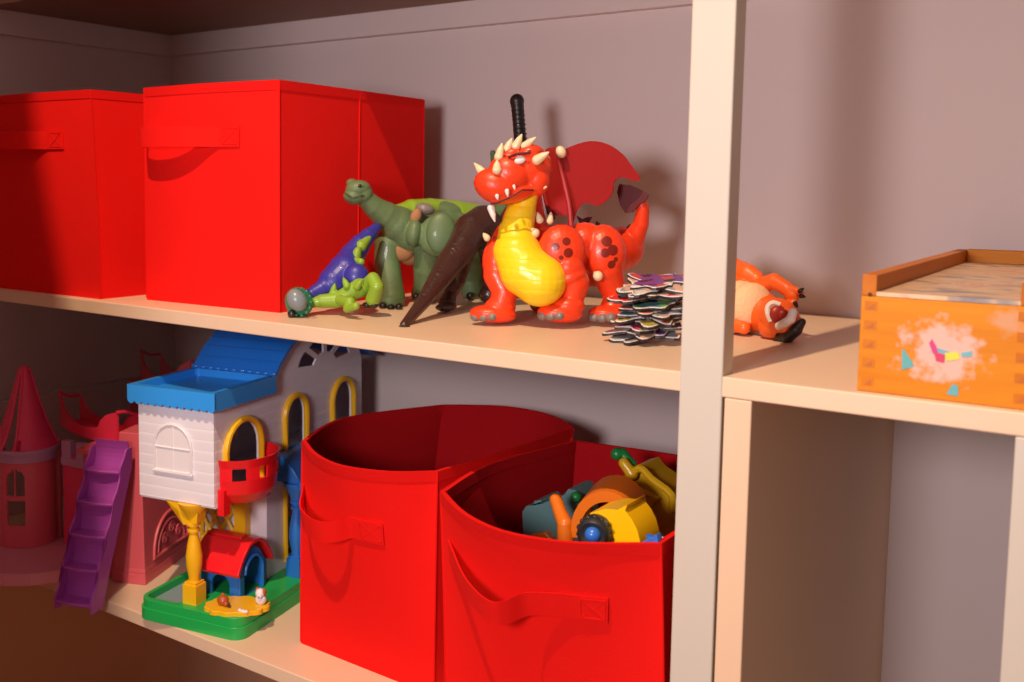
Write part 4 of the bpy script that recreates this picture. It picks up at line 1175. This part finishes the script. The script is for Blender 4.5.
    outer = [(a, .022) for a in seg_a] + [(a, .185) for a in reversed(seg_a)]
    wl = [(-129, .068), (-107, .068)] + [(-107, .125)] + win[1:-1] + [(-129, .125)]
    ws = [(-129 + 44 - 1, .068)]
    def in_win(a, z): return (-80 < a < -48 and .075 < z < .145)
    NA, NZ = 82, 40
    g = {}
    for i in range(NA + 1):
        a = -165 + 205 * i / NA
        for j in range(NZ + 1):
            z = .022 + .163 * j / NZ
            g[i, j] = (bm.verts.new(T(a, z)), bm.verts.new(T(a, z, r0 - .004)))
    def hole(i, j):
        a = -165 + 205 * (i + .5) / NA; z = .022 + .163 * (j + .5) / NZ
        da = abs(a + 56); top = .142 + .022 * math.sqrt(max(0, 1 - (da / 19) ** 2))
        return da < 19 and .064 < z < top and not (.108 < z < .115) and not (.115 < z and da < 2)
    keep = {(i, j) for i in range(NA) for j in range(NZ) if not hole(i, j)}
    for i, j in keep:
        q = [(i, j), (i + 1, j), (i + 1, j + 1), (i, j + 1)]
        bm.faces.new([g[k][0] for k in q]); bm.faces.new([g[k][1] for k in reversed(q)])
        for (di, dj, k0, k1) in ((-1, 0, 0, 3), (1, 0, 1, 2), (0, -1, 0, 1), (0, 1, 3, 2)):
            if (i + di, j + dj) not in keep:
                bm.faces.new((g[q[k0]][0], g[q[k1]][0], g[q[k1]][1], g[q[k0]][1]))
    bmesh.ops.delete(bm, geom=[v for v in bm.verts if not v.link_faces], context='VERTS')
    tw = obj('tower_wall', bm, plast('tower_pink_plastic', (0.88, 0.14, 0.22, 1), .45), t)
    for a in (-118, 46):
        bm = bmesh.new(); tube(bm, [T(a, .02, r0 + .003), T(a, .10, r0 + .003), T(a, .205, r0 + .003)], .0048, 8); obj('tower_pillar', bm, M_pink, t)
    bm = bmesh.new()
    for zz, rr, hh in ((.176, r0 + .004, .016), (.192, r0 + .008, .006)):
        band(bm, [T(a, zz, rr) for a in seg_a], [T(a, zz, rr - .008) for a in seg_a], (0, 0, 1), hh)
    obj('tower_cornice', bm, M_lav, t)
    # pointed roof: tall curved shell, open at the side
    bm = bmesh.new()
    def shell(a0, a1, n=14):
        prof = [(r0 + .006, .196), (.046, .215), (.034, .245), (.022, .285), (.013, .318), (.0085, .335)]
        for k, (r, z) in enumerate(prof[:-1]):
            r2, z2 = prof[k + 1]
            for i in range(n):
                x, y = a0 + (a1 - a0) * i / n, a0 + (a1 - a0) * (i + 1) / n
                q = [T(x, z, r), T(y, z, r), T(y, z2, r2), T(x, z2, r2)]; q2 = [T(x, z, r - .003), T(y, z, r - .003), T(y, z2, r2 - .003), T(x, z2, r2 - .003)]
                a_ = [bm.verts.new(v) for v in q]; b_ = [bm.verts.new(v) for v in q2]
                bm.faces.new(a_); bm.faces.new(b_[::-1])
                for e in range(4): bm.faces.new((a_[e], a_[(e + 1) % 4], b_[(e + 1) % 4], b_[e]))
        for e in (a0, a1):
            tube(bm, [T(e, z, r) for r, z in prof], .0026, 6)
    shell(-54, 50); shell(-125, -80, 5)
    bmesh.ops.remove_doubles(bm, verts=bm.verts, dist=1e-6)
    obj('pointed_roof', bm, M_rose, t)
    bm = bmesh.new(); lathe(bm, (T(0, 0, 0).x, T(0, 0, 0).y), [(.0085, Z0 + ZL + .333), (.009, Z0 + ZL + .337), (.006, Z0 + ZL + .340)], 12); obj('roof_tip', bm, M_rose, t)
    # floor of the wing, overhanging the shelf
    bm = bmesh.new()
    pts = [W(-1.590 + .128 * cos(radians(a)), 1.04 + .128 * sin(radians(a)), ZL + .0003) for a in range(-160, 31, 10)] + [W(-1.479, 1.13, ZL + .0003), W(-1.73, 1.13, ZL + .0003)]
    slab(bm, pts, (0, 0, 1), .021)
    obj('wing_floor', bm, M_lav2, t, smooth=False, bevel=.002)
castle()

def curved_seat(name, label, P0, P1, depth, hgt, m):
    """shallow scooped balcony piece: tall ends, low curved front"""
    t = thing(name, label, 'toy part', (P0 + P1) / 2)
    ax = (P1 - P0); Ln = ax.length; ax.normalize(); up = Vector((0, 0, 1)); bk = up.cross(ax).normalized()
    prof = [(0, 1.0), (.07, .72), (.18, .50), (.34, .36), (.52, .30), (.68, .33), (.76, .40), (.80, .60), (.88, .80), (1.0, .92)]
    for nm, off, sc in (('front_panel', 0.0, 1.0), ('back_panel', depth, .8)):
        bm = bmesh.new()
        pr = crom([Vector((a, b, 0)) for a, b in prof], 4)
        c0 = [P0 + ax * Ln * p.x + bk * (off - (.014 * sin(pi * p.x) if not off else 0)) for p in pr]
        strip(bm, c0, [c + up * hgt * p.y * sc for c, p in zip(c0, pr)], bk * .004)
        obj(nm, bm, m, t, smooth=False)
    bm = bmesh.new()
    slab(bm, [P0 + ax * Ln * s_ - bk * .014 * sin(pi * s_) + bk * .003 for s_ in (0, .25, .5, .75, 1)] + [P1 + bk * depth, P0 + bk * depth], (0, 0, 1), .006)
    obj('seat_floor', bm, m, t, smooth=False)
    bm = bmesh.new()
    tube(bm, [P1 + up * hgt * .92, P1 + up * hgt * .9 + bk * depth * .5, P1 + up * hgt * .75 + bk * depth], .003, 6); tube(bm, [P0 + up * hgt, P0 + up * hgt * .8 + bk * depth * .5, P0 + up * hgt * .8 + bk * depth], .003, 6)
    obj('end_rail', bm, m, t)
P0 = at(60, 437, 1.12); P1 = at(117, 442, 1.09)
P0.z = P1.z = ZL + Z0 + .2225
curved_seat('toy_balcony', 'bright pink curved toy balcony resting on the castle wing beside the tower', P0, P1, .04, .062, M_hot)
P0 = at(141, 379, 1.37); P1 = at(190, 371, 1.37)
P0.z = P1.z = -.4172 + Z0
curved_seat('toy_balcony', 'dark pink curved toy piece on top behind the dollhouse roof', P0, P1, .05, .066, M_pink)

# ------------------------------------------------------------------ purple staircase
def staircase():
    t = thing('toy_staircase', 'purple plastic toy staircase leaning on the pink castle', 'toy staircase', W(-1.388, .937, ZL), rotz=radians(19))
    V = lambda a, b, z: Vector((a, b, z))
    wd = .066
    zk = [.010 + .0475 * k for k in range(5)]; bk = [.021 * k for k in range(5)]
    pts = []
    front = []
    for k in range(5):
        front += [(bk[k] - .006, zk[k] - .004), (bk[k] - .007, zk[k] + .008), (bk[k] + .004, zk[k] + .022), (bk[k] + .011, zk[k] + .034)]
    front.append((.098, .236)); 
    back = [(.112, .236), (.110, .205)] + [(bk[k] + .024, zk[k] - .002) for k in (4, 3, 2, 1)] + [(.022, -.002), (-.006, -.002)]
    for a in (0, wd):
        bm = bmesh.new()
        c = crom([Vector((p[0], p[1], 0)) for p in front], 3)
        slab(bm, [V(a, p.x, p.y) for p in c] + [V(a, p[0], p[1]) for p in back], (1, 0, 0), .0035)
        obj('stringer', bm, M_pur, t, world=False, smooth=False)
    for k in range(5):
        bm = bmesh.new()
        box(bm, V(.0035, bk[k] - .005, zk[k]), V(wd, bk[k] + .022, zk[k] + .003)); 
        tube(bm, [V(.0035, bk[k] - .005 - 0, zk[k] + .001), V(wd / 2, bk[k] - .010, zk[k] + .001), V(wd, bk[k] - .005, zk[k] + .001)], .0028, 6)
        slab(bm, [V(.0035, bk[k] - .005, zk[k] + .0005), V(wd / 2, bk[k] - .010, zk[k] + .0005), V(wd, bk[k] - .005, zk[k] + .0005)], (0, 0, 1), .0025)
        obj('tread', bm, M_pur, t, world=False, smooth=False)
        bm = bmesh.new()
        n = 6; rs = []
        for q in range(n + 1):
            s_ = q / n
            rs.append((bk[k] + .017 + .005 * sin(pi * s_) + .002 * s_, zk[k] + .003 + .044 * s_))
        for (b0, z0), (b1, z1) in zip(rs[:-1], rs[1:]):
            slab(bm, [V(.0035, b0, z0), V(wd, b0, z0), V(wd, b1, z1), V(.0035, b1, z1)], (0, 1, 0), .0025)
        obj('riser', bm, M_pur, t, world=False, smooth=False)
staircase()

# ------------------------------------------------------------------ toys in the open bin
M_tealt = plast('dull_teal_plastic', (0.11, 0.24, 0.25, 1), .45)
M_oran2 = plast('burnt_orange_plastic', (0.72, 0.17, 0.012, 1), .35)
M_mus = plast('mustard_plastic', (0.66, 0.40, 0.01, 1), .35)
M_grn = plast('leaf_green_plastic', (0.01, 0.22, 0.05, 1), .35)
M_tyre = plast('tyre_plastic', (0.02, 0.02, 0.022, 1), .5)
M_hub = plast('hub_blue_plastic', (0.03, 0.16, 0.62, 1), .3)
CR, CU, CF = MX[0], -MX[1], MX[2]
def frame_at(p, ax=(1, 0, 0), ay=(0, 1, 0)):
    x = Vector(ax).normalized(); z = x.cross(Vector(ay)).normalized(); y = z.cross(x)
    return Matrix(((x.x, y.x, z.x, p.x), (x.y, y.y, z.y, p.y), (x.z, y.z, z.z, p.z), (0, 0, 0, 1)))
def bin_toys():
    zb = Z0 + ZL + .006
    # teal vehicle body
    t = thing('toy_wagon', 'dull teal toy wagon with green cap at the back of the toy bin', 'toy vehicle', W(-.610, 1.13, ZL + .006))
    bm = bmesh.new()
    plate(bm, [(522, 512), (526, 506), (533, 506), (534, 501), (540, 500), (543, 504), (552, 501), (564, 495), (568, 489), (575, 490), (580, 500), (582, 545), (524, 560)], [1.16] * 13, .05)
    obj('body', bm, M_tealt, t, smooth=False, bevel=.002)
    bm = bmesh.new(); limb(bm, (576, 497, 1.155, 5.5), (579, 496, 1.18, 5.5)); obj('cap', bm, M_grn, t, label='green cap')
    bm = bmesh.new()
    plate(bm, [(527, 536), (545, 532), (552, 540), (550, 600), (528, 600)], 1.15, .04); obj('underside', bm, M_oran2, t, smooth=False, bevel=.002)
    bm = bmesh.new(); box(bm, Vector((-.655, 1.15, zb)), Vector((-.600, 1.24, zb + .20))); obj('chassis', bm, M_tealt, t, smooth=False, bevel=.004)
    # orange tractor part: pipe and round mudguard
    t = thing('toy_tractor', 'burnt orange toy tractor with round mudguard in the middle of the toy bin', 'toy vehicle', W(-.545, 1.09, ZL + .006))
    bm = bmesh.new(); limb(bm, (556, 500, 1.10, 6.4), (560, 512, 1.09, 6.8), (565, 524, 1.08, 8), (566, 545, 1.08, 9)); obj('exhaust_pipe', bm, M_oran2, t)
    bm = bmesh.new()
    o_, i_ = [], []
    for k in range(17):
        a = radians(195 - 215 * k / 16)
        o_.append(at(604 + 33 * cos(a), 528 - 37 * sin(a), 1.075)); i_.append(at(605 + 25 * cos(a), 530 - 28 * sin(a), 1.075))
    band(bm, o_, i_, (-.2, 1, .1), .055); obj('mudguard', bm, M_oran2, t)
    bm = bmesh.new()
    slab(bm, [p + Vector((0, .05, 0)) for p in i_], (0, 1, 0), .004)
    obj('inner_panel', bm, plast('brown_orange_plastic', (.36, .07, .01, 1), .4), t)
    bm = bmesh.new(); box(bm, Vector((-.575, 1.05, zb)), Vector((-.525, 1.125, zb + .225))); obj('body', bm, M_oran2, t, smooth=False, bevel=.004)
    # yellow car nose with black wheel
    t = thing('toy_car', 'bright yellow toy car with blue-hubbed black wheel in the toy bin', 'toy vehicle', W(-.47, 1.00, ZL + .006))
    bm = bmesh.new()
    plate(bm, [(590, 513), (606, 509), (617, 510), (627, 505), (625, 511), (632, 520), (637, 530), (641, 545), (640, 556), (590, 556), (586, 530)], 1.005, .05)
    obj('body', bm, M_yel2, t, smooth=True, bevel=.004)
    bm = bmesh.new(); box(bm, Vector((-.50, 1.03, zb)), Vector((-.45, 1.055, zb + .24))); obj('chassis', bm, M_yel2, t, smooth=False, bevel=.004)
    c = at(594, 533, .992)
    bm = bmesh.new()
    k_ = (.99 / ray(594, 533).y) / FPX
    n_ = Vector((.25, -1, 0)).normalized()
    q = Vector((0, 0, 1)).rotation_difference(n_).to_matrix()
    T4 = Matrix.Translation(c) @ q.to_4x4()
    def ringp(r, z, nseg=28): return [bm.verts.new(T4 @ Vector((r * cos(2 * pi * j / nseg), r * sin(2 * pi * j / nseg), z))) for j in range(nseg)]
    R_ = [ringp(r * k_, z) for r, z in ((8, .006), (13, .009), (16, .006), (17, 0), (17, -.010), (15, -.014), (6, -.014))]
    for a_, b_ in zip(R_[:-1], R_[1:]):
        for j in range(28): bm.faces.new((a_[j], a_[(j + 1) % 28], b_[(j + 1) % 28], b_[j]))
    bm.faces.new(R_[0]); bm.faces.new(R_[-1][::-1])
    for j in range(14):
        a = 2 * pi * j / 14
        ball(bm, T4 @ Vector((16 * k_ * cos(a), 16 * k_ * sin(a), -.001)), (.003, .003, .003), 8)
    wl = obj('wheel', bm, M_tyre, t)
    bm = bmesh.new(); ball(bm, T4 @ Vector((0, 0, .006)), (.0088, .0088, .0088), 16); obj('hub', bm, M_hub, wl)
    # mustard vehicle with green spout
    t = thing('toy_digger', 'mustard yellow toy truck with green spout at the back right of the toy bin', 'toy vehicle', W(-.47, 1.20, ZL + .006))
    bm = bmesh.new()
    plate(bm, [(604, 492), (611, 482), (620, 478), (630, 474), (634, 467), (643, 465), (650, 474), (662, 482), (675, 492), (690, 520), (690, 575), (610, 575)], [1.20] * 12, .05)
    b_ = obj('body', bm, M_mus, t, smooth=False, bevel=.004)
    bm = bmesh.new(); egg(bm, 616, 486, 1.195, (13, 9, 10), 20); obj('fender', bm, M_mus, t)
    bm = bmesh.new()
    tube(bm, crom([J(*q, 1)[0] for q in ((628, 478, 1.19), (640, 468, 1.19), (652, 479, 1.185), (672, 495, 1.18), (672, 512, 1.18))], 3), .005, 8)
    tube(bm, [J(*q, 1)[0] for q in ((636, 488, 1.19), (656, 498, 1.185), (641, 520, 1.185))], .0045, 8)
    obj('ladder_rail', bm, M_mus, b_)
    bm = bmesh.new(); limb(bm, (624, 463, 1.19, 5.5), (632, 474, 1.19, 6)); obj('spout', bm, M_mus, t)
    bm = bmesh.new()
    limb(bm, (617, 454, 1.20, 6.2), (622, 454, 1.205, 6.2), (633, 464, 1.205, 4)); sp = obj('spout_cap', bm, M_grn, t, label='green spout cap')
    bm = bmesh.new(); box(bm, Vector((-.50, 1.17, zb)), Vector((-.43, 1.25, zb + .20))); obj('chassis', bm, M_mus, t, smooth=False, bevel=.004)
    # small pieces
    t = thing('toy_brick', 'small blue plastic toy piece right of the yellow car in the bin', 'toy piece', at(649, 552, 1.0))
    bm = bmesh.new(); plate(bm, [(640, 543), (656, 535), (658, 541), (656, 560), (642, 562)], .99, .012); obj('body', bm, M_hub, t, smooth=False, bevel=.001)
    bm = bmesh.new(); cone(bm, at(650, 538, .998), at(650, 535, .998), .004, .004); obj('stud', bm, M_hub, t)
    t = thing('toy_ball', 'red plastic toy piece at the back of the bin beside the post', 'toy piece', at(670, 500, 1.24))
    bm = bmesh.new(); egg(bm, 672, 486, 1.23, (9, 7, 8), 10); obj('body', bm, M_hred, t)
    bm = bmesh.new(); limb(bm, (668, 482, 1.235, 3), (664, 479, 1.24, 2)); obj('handle', bm, M_hred, t)
    t = thing('toy_figure', 'white plastic toy piece at the right front of the bin', 'toy piece', at(668, 552, 1.02))
    bm = bmesh.new(); egg(bm, 663, 543, 1.02, (4.5, 7, 5), 20); obj('body', bm, M_wht, t)
    bm = bmesh.new(); egg(bm, 661, 551, 1.035, (6, 7, 6), 0); obj('base', bm, M_black, t, label='black base')
M_yel2 = plast('bright_yellow_plastic', (0.95, 0.55, 0.004, 1), 0.25, coat=.4)
bin_toys()
